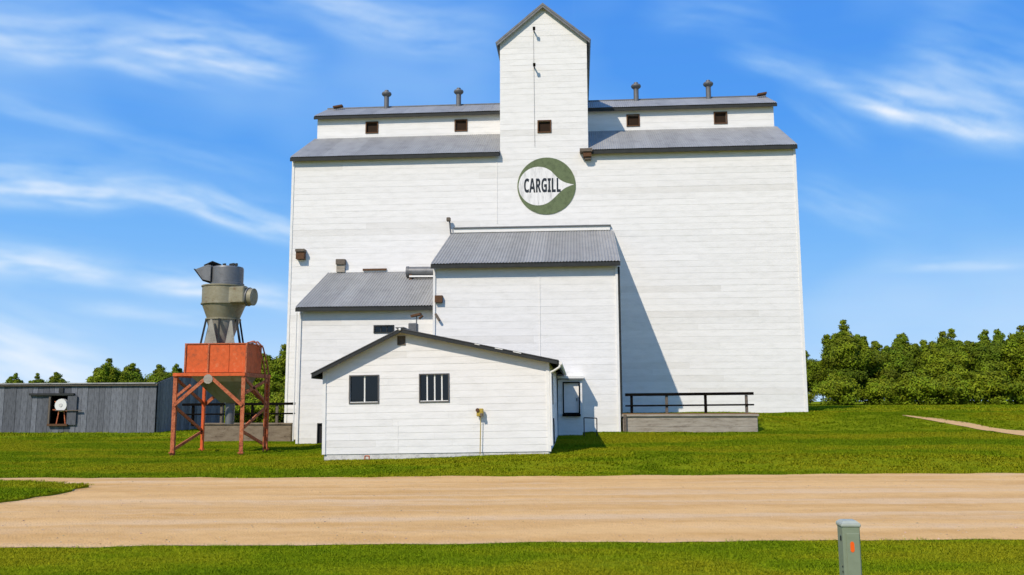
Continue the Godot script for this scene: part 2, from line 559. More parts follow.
	M.bark = mat(Color(0.075, 0.058, 0.042), 0.95, 0, wood, Vector3(2, 0.6, 2), fine, 0.6)

	var soil := mottle(161, 512, [[0.01, 0.6], [0.05, 1.0], [0.16, 0.8]], [Color(0.12, 0.14, 0.006), Color(0.185, 0.225, 0.008), Color(0.25, 0.26, 0.014)])
	M.soil = mat(Color(1, 1, 1), 1.0, 0, soil, Vector3(0.45, 0.45, 0.45), fine, 0.6)
	var grit := mottle(171, 1024, [[0.012, 0.5], [0.07, 0.9], [0.22, 1.0]], [Color(0.62, 0.60, 0.58), Color(0.86, 0.85, 0.84), Color(0.95, 0.95, 0.95), Color(1.0, 1.0, 1.0)])
	M.road = mat(Color(1, 1, 1), 0.95, 0, grit, Vector3(0.35, 0.35, 0.35), bump(173, 512, 0.12, 3.0), 0.6)
	M.road.vertex_color_use_as_albedo = true
	M.road.metallic_specular = 0.1
	M.soil.metallic_specular = 0.05

	M.leaf = StandardMaterial3D.new()
	M.leaf.vertex_color_use_as_albedo = true
	M.leaf.roughness = 0.7
	M.leaf.metallic_specular = 0.25
	M.leaf.backlight_enabled = true
	M.leaf.backlight = Color(0.22, 0.30, 0.05)
	M.leaf.cull_mode = BaseMaterial3D.CULL_DISABLED
	M.grass = StandardMaterial3D.new()
	M.grass.vertex_color_use_as_albedo = true
	M.grass.roughness = 0.9
	M.grass.metallic_specular = 0.12
	M.grass.backlight_enabled = true
	M.grass.backlight = Color(0.42, 0.48, 0.03)
	M.grass.cull_mode = BaseMaterial3D.CULL_DISABLED

# ------------------------------------------------------------------ ground, road, path
func axis_steps(a: float, b: float, step: float, far: float) -> Array:
	var out := []
	var x := a
	while x <= b + 0.001:
		out.append(x)
		x += step
	var s := step
	x = b
	while x < far:
		s *= 1.5
		x += s
		out.append(x)
	s = step
	x = a
	while x > -far:
		s *= 1.5
		x -= s
		out.push_front(x)
	return out

func grid_mesh(xs: Array, zs: Array, hf: Callable, cf = null) -> ArrayMesh:
	var v := PackedVector3Array()
	var nn := PackedVector3Array()
	var cc := PackedColorArray()
	var ix := PackedInt32Array()
	for j in zs.size():
		for i in xs.size():
			var x: float = xs[i]
			var z: float = zs[j] if zs[j] is float else zs[j].call(x)
			v.append(Vector3(x, hf.call(x, z), z))
			var e := 0.4
			nn.append(Vector3(hf.call(x - e, z) - hf.call(x + e, z), 2 * e, hf.call(x, z - e) - hf.call(x, z + e)).normalized())
			if cf: cc.append(cf.call(x, z, float(j) / (zs.size() - 1)))
	for j in zs.size() - 1:
		for i in xs.size() - 1:
			var a := j * xs.size() + i
			var up: bool = v[a + xs.size()].z < v[a].z
			if up: ix.append_array([a, a + xs.size(), a + 1, a + 1, a + xs.size(), a + xs.size() + 1])
			else: ix.append_array([a, a + 1, a + xs.size(), a + 1, a + xs.size() + 1, a + xs.size()])
	var arr := []
	arr.resize(Mesh.ARRAY_MAX)
	arr[Mesh.ARRAY_VERTEX] = v
	arr[Mesh.ARRAY_NORMAL] = nn
	arr[Mesh.ARRAY_INDEX] = ix
	if cf: arr[Mesh.ARRAY_COLOR] = cc
	var m := ArrayMesh.new()
	m.add_surface_from_arrays(Mesh.PRIMITIVE_TRIANGLES, arr)
	return m

func make_ground() -> void:
	# the wedge of grass where a track forks off the road
	var P := [[-30.0, -13.6], [-14.0, -14.6], [-10.9, -15.2], [-10.55, -16.0], [-10.6, -16.9], [-10.55, -17.5], [-10.75, -18.1], [-10.7, -18.55], [-11.5, -18.85], [-12.4, -19.15], [-13.7, -19.5], [-17.0, -19.4], [-30.0, -18.4]]
	for i in P.size():
		var a := Vector2(P[i][0], P[i][1])
		var b := Vector2(P[(i + 1) % P.size()][0], P[(i + 1) % P.size()][1])
		var k := maxi(1, int(a.distance_to(b) / 0.35))
		for j in k:
			var q := a.lerp(b, float(j) / k)
			island.append(q + Vector2(edge_n.get_noise_2d(q.x * 2.5, q.y * 2.5), edge_n.get_noise_2d(q.x * 2.5 + 90, q.y * 2.5)) * 0.22)
	var L := [[14.3, -39.68], [15.1, -39.0], [15.75, -38.45], [16.3, -37.85], [16.75, -36.9], [17.0, -35.2], [18.3, -33.0], [26.0, -31.0]]
	var R := [[26.5, -32.6], [20.0, -34.5], [18.2, -36.4], [17.5, -37.5], [16.8, -38.3], [16.1, -38.85], [15.3, -39.35], [14.4, -39.85]]
	for q in L + R: path_poly.append(Vector2(q[0], q[1]))

	var g := grid_mesh(axis_steps(-60, 60, 0.8, 2500), axis_steps(-90, 8, 0.8, 2500), ground_h)
	tag(put(g, "ground", M.soil, self), "grassy ground sloping gently up to the white elevator", "ground", "", "structure")
	var rn := noise(201, 0.5, 4)
	var rs := noise(203, 1.0, 4)
	var xs := []
	var x := -90.0
	while x < 90.0:
		xs.append(x)
		x += 0.2 if absf(x) < 22 else 1.0
	var zs := []
	for j in 71:
		var t := j / 70.0
		zs.append(func(px): return lerpf(road_low(px), road_up(px), t))
	var light := Color(0.80, 0.50, 0.215)
	var tan_ := Color(0.66, 0.385, 0.145)
	var pale := Color(0.78, 0.545, 0.31)
	var col := func(px: float, pz: float, t: float) -> Color:
		var s := -(pz + 0.103 * px) - 11.7
		var st := rs.get_noise_2d(px * 0.07 + rn.get_noise_2d(px * 0.15, pz * 0.3) * 0.5, s * 0.85 + rn.get_noise_2d(px * 0.22, 7.0) * 0.55) * 0.85 + rs.get_noise_2d(px * 0.05 + 9.0, s * 2.8 + rn.get_noise_2d(px * 0.25, 30.0)) * 0.3
		var bl := rn.get_noise_2d(px * 0.5, pz * 0.8) * 0.8 + rn.get_noise_2d(px * 2.0, pz * 3.5) * 0.6 + rn.get_noise_2d(px * 6.0, pz * 9.0) * 0.5
		var c: Color = light.lerp(tan_, clampf(0.45 + st * 1.2 + bl * 0.6, 0, 1))
		return c.lerp(pale, clampf(rs.get_noise_2d(px * 0.03 + 40.0, s * 1.1) * 1.6 + bl * 0.5 - 0.1, 0, 0.8))
	var rut := noise(207, 1.0, 3)
	var rh := func(px: float, pz: float) -> float:
		var s := -(pz + 0.103 * px) - 11.7
		var e := clampf(minf(pz - road_up(px), road_low(px) - pz) * 3.0, 0.0, 1.0)
		return 0.012 + 0.02 * e + (rut.get_noise_2d(px * 0.06, s * 0.9) * 0.02 + rut.get_noise_2d(px * 0.8, pz * 0.9) * 0.018) * e
	tag(put(grid_mesh(xs, zs, rh, col), "gravel_road", M.road, self), "wide sandy gravel road crossing in front of the buildings", "road", "", "structure")
	# island: a low mound laid on the road
	var ig := Geo.new()
	var pts := Geometry2D.triangulate_polygon(island)
	for k in range(0, pts.size(), 3):
		var a := island[pts[k]]
		var b := island[pts[k + 1]]
		var d := island[pts[k + 2]]
		ig.tri(Vector3(a.x, 0.085, a.y), Vector3(b.x, 0.085, b.y), Vector3(d.x, 0.085, d.y), UY)
	ig._rim(island, Vector3.ZERO, RX, FZ, UY, func(_q): return 0.0, func(_q): return 0.085)
	tag(put(ig, "grass_island", M.soil, self), "wedge of turf between the road and the forking track", "grass", "", "structure")
	# worn track on the right
	var pg := Geo.new()
	pg.tint = Color(0.72, 0.46, 0.21)
	var n := 40
	var lp := []
	var rp := []
	for k in n + 1:
		var t := float(k) / n * (L.size() - 1)
		var j := mini(int(t), L.size() - 2)
		var l := Vector2(L[j][0], L[j][1]).lerp(Vector2(L[j + 1][0], L[j + 1][1]), t - j)
		var R2 := R.duplicate()
		R2.reverse()
		var rr := Vector2(R2[j][0], R2[j][1]).lerp(Vector2(R2[j + 1][0], R2[j + 1][1]), t - j)
		lp.append(l)
		rp.append(rr)
	for k in n:
		for m in 4:
			var q := []
			for e in [[k, m], [k + 1, m], [k + 1, m + 1], [k, m + 1]]:
				var w: Vector2 = lp[e[0]].lerp(rp[e[0]], e[1] / 4.0)
				w += Vector2(edge_n.get_noise_2d(w.x * 2, w.y * 2), edge_n.get_noise_2d(w.x * 2 + 50, w.y * 2)) * 0.08
				q.append(Vector3(w.x, ground_h(w.x, w.y) + 0.03, w.y))
			pg.quad(q[0], q[1], q[2], q[3], UY)
	tag(put(pg.commit(true), "track", M.road, self), "narrow worn sandy track across the lawn at right", "track", "", "structure")
	# loose stones on the road
	var sg := Geo.new()
	var oct := [Vector3(1, 0, 0), Vector3(0, 0, 1), Vector3(-0.9, 0.1, 0), Vector3(0, 0, -1.1), Vector3(0.1, 0.7, 0.1)]
	for k in 4:
		var a: Vector3 = oct[k]
		var b: Vector3 = oct[(k + 1) % 4]
		sg.tri(a, b, oct[4], (a + b + oct[4]).normalized())
	var mm := MultiMesh.new()
	mm.transform_format = MultiMesh.TRANSFORM_3D
	mm.use_colors = true
	mm.mesh = sg.commit()
	var list := []
	while list.size() < 14000:
		var px := rng.randf_range(-24, 24)
		var lo := road_low(px)
		var pz := lerpf(lo, road_up(px), pow(rng.randf(), 1.5))
		if rn.get_noise_2d(px * 0.6, pz) < rng.randf_range(-0.5, 0.2): continue
		if Geometry2D.is_point_in_polygon(Vector2(px, pz), island): continue
		list.append(Vector3(px, rh.call(px, pz), pz))
	mm.instance_count = list.size()
	for k in list.size():
		var s := rng.randf_range(0.005, 0.010) * (2.2 if rng.randf() < 0.06 else 1.0)
		mm.set_instance_transform(k, Transform3D(Basis(UY, rng.randf() * TAU).scaled(Vector3(s, s, s)), list[k]))
		var b := rng.randf_range(0.30, 0.62)
		mm.set_instance_color(k, Color(b, b * rng.randf_range(0.64, 0.78), b * rng.randf_range(0.32, 0.55)))
	var mi := MultiMeshInstance3D.new()
	mi.name = "road_gravel"
	mi.multimesh = mm
	var gm := mat(Color(1, 1, 1), 0.95)
	gm.vertex_color_use_as_albedo = true
	mi.material_override = gm
	add_child(mi)
	tag(mi, "loose small stones scattered over the sandy road", "gravel", "", "stuff")

# ------------------------------------------------------------------ windows
# frame bars around a hole, a pane set back in it; O, U, N as for walls
func window(r: Rect2, O: Vector3, U: Vector3, N: Vector3, parent: Node, fm: Material, bar: float, proud: float, bars: Array, bm: Material, setback := 0.06, pane_mat: Material = null, called := "window") -> Node3D:
	var w := holder(called, parent)
	var a := r.position
	var b := r.end
	var g := Geo.new()
	for q in [rect(a.x - bar, a.y - bar, b.x + bar, a.y), rect(a.x - bar, b.y, b.x + bar, b.y + bar), rect(a.x - bar, a.y, a.x, b.y), rect(b.x, a.y, b.x + bar, b.y)]:
		g.prism(q, O, U, UY, N, -0.1, proud)
	put(g, "frame", fm, w)
	for k in bars.size() + 1:
		var u0: float = a.x if k == 0 else bars[k - 1] + 0.012
		var u1: float = b.x if k == bars.size() else bars[k] - 0.012
		var pg := Geo.new()
		pg.prism(rect(u0, a.y, u1, b.y), O, U, UY, N, -setback - 0.006, -setback)
		put(pg, "pane", pane_mat if pane_mat else M.glass, w)
	for u in bars:
		var bg := Geo.new()
		bg.prism(rect(u - 0.02, a.y, u + 0.02, b.y), O, U, UY, N, -setback - 0.02, -setback + 0.03)
		put(bg, "mullion", bm, w)
	return w

func hole(r: Rect2) -> PackedVector2Array:
	return rect(r.position.x, r.position.y, r.end.x, r.end.y)
func grown(r: Rect2, d: float) -> PackedVector2Array:
	return hole(r.grow(d))

# ------------------------------------------------------------------ main elevator
func make_elevator() -> void:
	var B := Vector3(-1.8, 0, -42)
	var t := thing("grain_elevator", "tall white sided grain elevator with central gabled tower and round emblem", "grain elevator", B)
	var O := -B + Vector3(0, 0, -42)
	var x0 := -14.4
	var x1 := 10.75
	var tx0 := -3.76
	var tx1 := 0.68
	var front := PackedVector2Array([Vector2(x0, -0.3), Vector2(x1, -0.3), Vector2(x1, 14.2), Vector2(tx1, 14.2), Vector2(tx1, 20.15), Vector2(-1.54, 22.02), Vector2(tx0, 20.15), Vector2(tx0, 14.2), Vector2(x0, 14.2)])
	var tw := Rect2(-1.80, 15.38, 0.58, 0.54)
	var shut := rect(-6.1, -1, 1.7, 10.05)       # covered by the drive shed
	var shut2 := rect(-12.3, -1, -6.1, 8.1)      # covered by the lean-to
	panel(front, [hole(tw)], O, RX, FZ, 0.2, "wall", M.wall, t)
	siding(front, [grown(tw, 0.06), shut, shut2], O, RX, FZ, 0.31, 5.4, t, M.boards, "siding_board", 0.0065)
	window(tw, O, RX, FZ, t, M.brown, 0.06, 0.05, [], M.brown, 0.07, M.boarded)
	# corner boards
	for s in [[x0 - 0.02, 0.0, 14.2], [x1 + 0.02, 0.9, 14.2]]:
		pbox("corner_board", M.white_trim, t, Vector3(s[0], (s[1] + s[2]) * 0.5, -42 + 0.0) - B, Vector3(0.12, s[2] - s[1], 0.08))
	# end and rear walls
	var side := PackedVector2Array([Vector2(-54, -0.3), Vector2(-42.2, -0.3), Vector2(-42.2, 14.2), Vector2(-45.9, 16.4), Vector2(-45.9, 17.75), Vector2(-48, 18.85), Vector2(-50.1, 17.75), Vector2(-50.1, 16.4), Vector2(-54, 14.2)])
	for xx in [x0 + 0.2, x1]:
		panel(side, [], Vector3(xx, 0, 0) - B, FZ, RX, 0.2, "end_wall", M.white[1], t)
	pbox("rear_wall", M.white[0], t, Vector3((x0 + x1) * 0.5, 6.9, -53.9) - B, Vector3(x1 - x0 - 0.5, 14.4, 0.2))
	# cupola wall, left and right of the tower
	var OC := -B + Vector3(0, 0, -45.7)
	for a in [[x0 + 0.02, tx0, [Rect2(-11.57, 16.80, 0.60, 0.56), Rect2(-6.56, 16.78, 0.60, 0.56)]], [tx1, x1 - 0.02, [Rect2(2.90, 16.79, 0.60, 0.56), Rect2(7.60, 16.80, 0.60, 0.56)]]]:
		var o2 := rect(a[0], 16.3, a[1], 17.8)
		var h1 := []
		var h2 := []
		for r in a[2]:
			h1.append(hole(r))
			h2.append(grown(r, 0.06))
		panel(o2, h1, OC, RX, FZ, 0.2, "cupola_wall", M.wall, t)
		siding(o2, h2, OC, RX, FZ, 0.31, 5.0, t, M.boards, "siding_board", 0.0065)
		for r in a[2]:
			window(r, OC, RX, FZ, t, M.brown, 0.06, 0.05, [], M.brown, 0.07, M.boarded)
	# roofs
	var e0 := Vector3(0, 14.30, -41.76)
	var e1 := Vector3(0, 16.52, -45.72)
	var c0 := Vector3(0, 17.74, -45.45)
	var c1 := Vector3(0, 19.03, -48.0)
	for a in [[x0 - 0.12, tx0 - 0.01], [tx1 + 0.01, x1 + 0.12]]:
		var xa: float = a[0]
		var xb: float = a[1]
		for s in [[e0, e1, "eave_roof", 0.18], [c0, c1, "cupola_roof", 0.14]]:
			var lo: Vector3 = s[0]
			var up: Vector3 = s[1]
			var r := holder(s[2], t)
			var g := Geo.new()
			g.prism(PackedVector2Array([Vector2(lo.z, lo.y - 0.05), Vector2(lo.z, lo.y), Vector2(up.z, up.y), Vector2(up.z, up.y - 0.14)]), Vector3(xa, 0, 0) - B, FZ, UY, RX, 0, xb - xa)
			put(g, "roof_deck", M.old_wood, r)
			sheets(Vector3(xa, lo.y, lo.z + 0.05) - B, Vector3(xb - xa, 0, 0), up - lo - Vector3(0, 0, 0.05), 0.8, 7, r, M.galv, 0.011)
			pbox("fascia", M.fascia, r, Vector3((xa + xb) * 0.5, lo.y - 0.11, lo.z + 0.012) - B, Vector3(xb - xa, s[3], 0.04))
		var rb := Geo.new()
		for q in [[c1, Vector3(0, 17.75, -50.5)], [Vector3(0, 16.45, -50.1), Vector3(0, 14.25, -54.3)]]:
			rb.beam(Vector3((xa + xb) * 0.5, q[0].y, q[0].z) - B, Vector3((xa + xb) * 0.5, q[1].y, q[1].z) - B, xb - xa, 0.08)
		put(rb, "rear_roof", M.galv[1], t)
		var rc := Geo.new()
		rc.tube(Vector3(xa, c1.y + 0.03, c1.z) - B, Vector3(xb, c1.y + 0.03, c1.z) - B, 0.06, 0.06, 8)
		put(rc, "ridge_cap", M.galv_dark, t)
		pbox("cupola_rear_wall", M.white[0], t, Vector3((xa + xb) * 0.5, 17.0, -50.2) - B, Vector3(xb - xa - 0.3, 1.5, 0.16))
	# loose boards on the cupola ridge ends
	for q in [[-13.75, 0.55], [10.55, 0.5]]:
		var g := Geo.new()
		g.box(Vector3(q[0], 19.0, -47.5) - B, Vector3(q[1], 0.09, 0.3), Basis(FZ, deg_to_rad(9)))
		put(g, "ridge_board", M.brown, t)
	# ventilators
	for vx in [-10.94, -6.69, 3.55, 7.63]:
		var v := holder("roof_vent", t)
		var at := Vector3(vx, 18.75, -47.75) - B
		var g := Geo.new()
		g.lathe(at, [Vector2(0.145, 0), Vector2(0.145, 1.0)], 14)
		put(g, "pipe", M.galv_dark, v)
		g = Geo.new()
		g.lathe(at, [Vector2(0.15, 0.86), Vector2(0.26, 0.95), Vector2(0.29, 1.02), Vector2(0.26, 1.10), Vector2(0.13, 1.16), Vector2(0.12, 1.24), Vector2(0.0, 1.27)], 16)
		put(g, "cap", M.galv_dark, v)
		g = Geo.new()
		g.box(at + Vector3(0, 0.13, 0.05), Vector3(0.55, 0.03, 0.5), Basis(RX, 0.45))
		put(g, "flashing", M.galv[1], v)
	# tower sides, back and gable roof
	for xx in [tx0 + 0.2, tx1]:
		panel(PackedVector2Array([Vector2(-51, 14), Vector2(-42.2, 14), Vector2(-42.2, 20.1), Vector2(-51, 20.1)]), [], Vector3(xx, 0, 0) - B, FZ, RX, 0.2, "tower_side_wall", M.white[1], t)
	panel(PackedVector2Array([Vector2(tx0 + 0.2, 14), Vector2(tx1 - 0.2, 14), Vector2(tx1 - 0.2, 20.1), Vector2(-1.54, 21.9), Vector2(tx0 + 0.2, 20.1)]), [], Vector3(0, 0, -50.8) - B, RX, FZ, 0.2, "tower_rear_wall", M.white[1], t)
	for s in [[-1.0, tx0], [1.0, tx1]]:
		var sl := Vector2(s[1] + 1.54, -1.87)
		var dn := sl.normalized()
		var p0 := Vector2(-1.54, 22.04)
		var p1 := Vector2(s[1], 20.17) + dn * 0.2
		var nn := Vector2(-dn.y, dn.x) if -dn.y * s[0] > 0 else Vector2(dn.y, -dn.x)
		var g := Geo.new()
		g.prism(PackedVector2Array([p0, p1, p1 + nn * 0.09, p0 + Vector2(0, 0.09 / absf(nn.y))]), Vector3(0, 0, -51.2) - B, RX, UY, FZ, 0, 9.42)
		put(g, "tower_roof", M.galv_dark, t)
		g = Geo.new()
		g.prism(PackedVector2Array([p0 + Vector2(s[0] * 0.002, -0.02), p1 + Vector2(0, -0.02), p1 + Vector2(0, -0.13), p0 + Vector2(s[0] * 0.002, -0.13)]), Vector3(0, 0, -41.82) - B, RX, UY, FZ, 0, 0.03)
		put(g, "rake_board", M.galv_dark, t)
	var hb := Geo.new()
	hb.box(Vector3(-2.15, 21.75, -42.6) - B, Vector3(0.55, 0.22, 0.7), Basis(FZ, deg_to_rad(40)))
	put(hb, "roof_hatch", M.fascia, t)
	# cable and its brackets on the tower face
	for py in [20.7, 18.77]:
		var g := Geo.new()
		g.beam(Vector3(-2.0, py, -42) - B, Vector3(-1.98, py - 0.03, -41.62) - B, 0.06, 0.06)
		g.box(Vector3(-1.98, py, -41.6) - B, Vector3(0.13, 0.15, 0.1))
		put(g, "cable_bracket", M.dark_wood, t)
	var cg := Geo.new()
	cg.tube(Vector3(-2.03, 20.6, -41.97) - B, Vector3(-2.0, 14.6, -41.97) - B, 0.006, 0.006, 5)
	put(cg, "cable", M.galv_dark, t)
	pbox("seam_strip", M.white[4], t, Vector3(-3.92, 12.4, -41.99) - B, Vector3(0.03, 3.4, 0.03))
	# stub of an old beam at the eave
	var bg := holder("eave_bracket", t)
	pbox("bracket_cap", M.old_wood, bg, Vector3(0.56, 14.26, -41.8) - B, Vector3(0.62, 0.16, 0.5))
	pbox("bracket_block", M.brown, bg, Vector3(0.62, 14.05, -41.82) - B, Vector3(0.40, 0.22, 0.42))
	pbox("bracket_block", M.old_wood, bg, Vector3(0.65, 13.88, -41.86) - B, Vector3(0.3, 0.12, 0.34))
	# wooden boxes on the left part of the wall
	var wb := holder("outlet_box", t)
	pbox("box_front", M.brown, wb, Vector3(-13.84, 9.2, -41.83) - B, Vector3(0.42, 0.36, 0.3))
	pbox("box_top", M.old_wood, wb, Vector3(-13.84, 9.46, -41.8) - B, Vector3(0.46, 0.13, 0.36))
	var vb := holder("wall_vent", t)
	pbox("hood", M.old_wood, vb, Vector3(-11.78, 8.86, -41.86) - B, Vector3(0.46, 0.26, 0.26))
	pbox("louvre", M.concrete, vb, Vector3(-11.78, 8.54, -41.9) - B, Vector3(0.42, 0.38, 0.18))
	# emblem
	var em := holder("emblem", t)
	em.position = Vector3(-1.43, 12.57, -42 + 0.034) - B
	var g3 := Geo.new()
	var circ := PackedVector2Array()
	for k in 56: circ.append(Vector2(cos(TAU * k / 56), sin(TAU * k / 56)) * 1.46)
	g3.prism(circ, Vector3.ZERO, RX, UY, FZ, -0.03, 0)
	put(g3, "disc", M.green, em)
	var drop := PackedVector2Array()
	for k in 37:
		var a := deg_to_rad(48 + k * (264.0 / 36))
		drop.append(Vector2(-0.41, 0) + Vector2(cos(a), sin(a)) * 0.99)
	var last := drop[-1]
	var tip := Vector2(1.37, 0.04)
	for k in range(1, 8):
		drop.append(last.bezier_interpolate(last + Vector2(0.42, 0.36), Vector2(0.75, -0.12), tip, k / 8.0))
	drop.append(tip)
	for k in range(1, 8):
		drop.append(tip.bezier_interpolate(Vector2(0.75, 0.14), drop[0] + Vector2(0.36, -0.40), drop[0], k / 8.0))
	g3 = Geo.new()
	g3.prism(drop, Vector3.ZERO, RX, UY, FZ, 0.0, 0.005)
	put(g3, "teardrop", M.emblem_white, em)
	var tm := TextMesh.new()
	var sf := SystemFont.new()
	sf.font_names = PackedStringArray(["Droid Sans"])
	sf.font_weight = 700
	var fv := FontVariation.new()
	fv.base_font = sf
	fv.variation_embolden = 0.45
	tm.font = fv
	tm.text = "CARGILL"
	tm.font_size = 64
	tm.pixel_size = 0.0125
	tm.depth = 0.004
	var tmi := put(tm, "lettering", M.letter, em, Vector3(-0.22, 0.0, 0.0085))
	tmi.scale = Vector3(0.56, 1.2, 1.0)

# ------------------------------------------------------------------ the shed over the driveway (big annex)
func make_drive_shed() -> void:
	var B := Vector3(-2.2, 0.3, -36.4)
	var t := thing("drive_shed", "white shed annex with steep grey corrugated roof against the elevator front", "shed", B)
	var x0 := -6.14
	var x1 := 1.73
	var O := -B + Vector3(0, 0, -36.4)
	var front := rect(x0, 0.0, x1, 7.62)
	panel(front, [], O, RX, FZ, 0.15, "wall", M.wall, t)
	siding(front, [rect(-7.8, -1, -0.9, 2.5)], O, RX, FZ, 0.31, 4.1, t, M.boards, "siding_board", 0.0065)
	var side := PackedVector2Array([Vector2(-41.97, 0), Vector2(-36.55, 0), Vector2(-36.55, 7.6), Vector2(-41.97, 10.0)])
	for xx in [x0 + 0.15, x1]:
		panel(side, [], Vector3(xx, 0, 0) - B, FZ, RX, 0.15, "end_wall", M.white[1], t)
	var lo := Vector3(0, 7.72, -36.05)
	var up := Vector3(0, 10.22, -41.96)
	var r := holder("roof", t)
	var g := Geo.new()
	g.prism(PackedVector2Array([Vector2(lo.z, lo.y - 0.06), Vector2(lo.z, lo.y), Vector2(up.z, up.y), Vector2(up.z, up.y - 0.15)]), Vector3(x0 - 0.08, 0, 0) - B, FZ, UY, RX, 0, x1 - x0 + 0.2)
	put(g, "roof_deck", M.old_wood, r)
	sheets(Vector3(x0 - 0.08, lo.y, lo.z + 0.05) - B, Vector3(x1 - x0 + 0.2, 0, 0), up - lo - Vector3(0, 0, 0.05), 0.8, 6, r, M.galv, 0.02)
	pbox("fascia", M.fascia, r, Vector3((x0 + x1) * 0.5 + 0.02, lo.y - 0.10, lo.z + 0.012) - B, Vector3(x1 - x0 + 0.2, 0.16, 0.04))
	# flashing board where the roof meets the elevator
	pbox("flashing_board", M.white_trim, r, Vector3((x0 + x1) * 0.5, 10.36, -41.93) - B, Vector3(x1 - x0 - 0.1, 0.2, 0.07))
	pbox("flashing_cap", M.galv_dark, r, Vector3((x0 + x1) * 0.5 + 0.02, 10.49, -41.9) - B, Vector3(x1 - x0 - 0.05, 0.05, 0.16))
	# corner boards, downpipe with clips
	pbox("corner_board", M.white_trim, t, Vector3(x0 + 0.03, 3.8, -36.37) - B, Vector3(0.1, 7.5, 0.08))
	pbox("corner_board", M.white_trim, t, Vector3(x1 - 0.03, 3.8, -36.37) - B, Vector3(0.1, 7.5, 0.08))
	var dp := holder("downpipe", t)
	var dg := Geo.new()
	dg.tube(Vector3(x1 + 0.07, 7.55, -36.40) - B, Vector3(x1 + 0.07, 1.2, -36.40) - B, 0.045, 0.045, 8)
	put(dg, "pipe", M.fascia, dp)
	for y in [6.4, 4.8, 3.15, 2.5]:
		pbox("clip", M.galv_dark, dp, Vector3(x1 + 0.05, y, -36.45) - B, Vector3(0.14, 0.04, 0.1))
	pbox("seam_strip", M.white[4], t, Vector3(-1.57, 4.2, -36.39) - B, Vector3(0.025, 6.7, 0.03))
	# small wooden outlet and bracket near the upper left corner
	pbox("outlet_box", M.brown, t, Vector3(-5.9, 6.25, -36.3) - B, Vector3(0.32, 0.3, 0.2))
	var bk := Geo.new()
	bk.beam(Vector3(-6.05, 5.62, -36.35) - B, Vector3(-5.85, 5.32, -36.2) - B, 0.07, 0.09)
	put(bk, "bracket", M.old_wood, t)
	# vent pipe at the upper left end of the roof
	var vp := holder("vent_pipe", t)
	dg = Geo.new()
	dg.tube(Vector3(-6.2, 10.1, -41.75) - B, Vector3(-6.28, 10.85, -41.75) - B, 0.04, 0.04, 8)
	put(dg, "pipe", M.galv_dark, vp)
	pbox("head", M.old_wood, vp, Vector3(-6.32, 10.9, -41.72) - B, Vector3(0.2, 0.2, 0.2), 0.03)

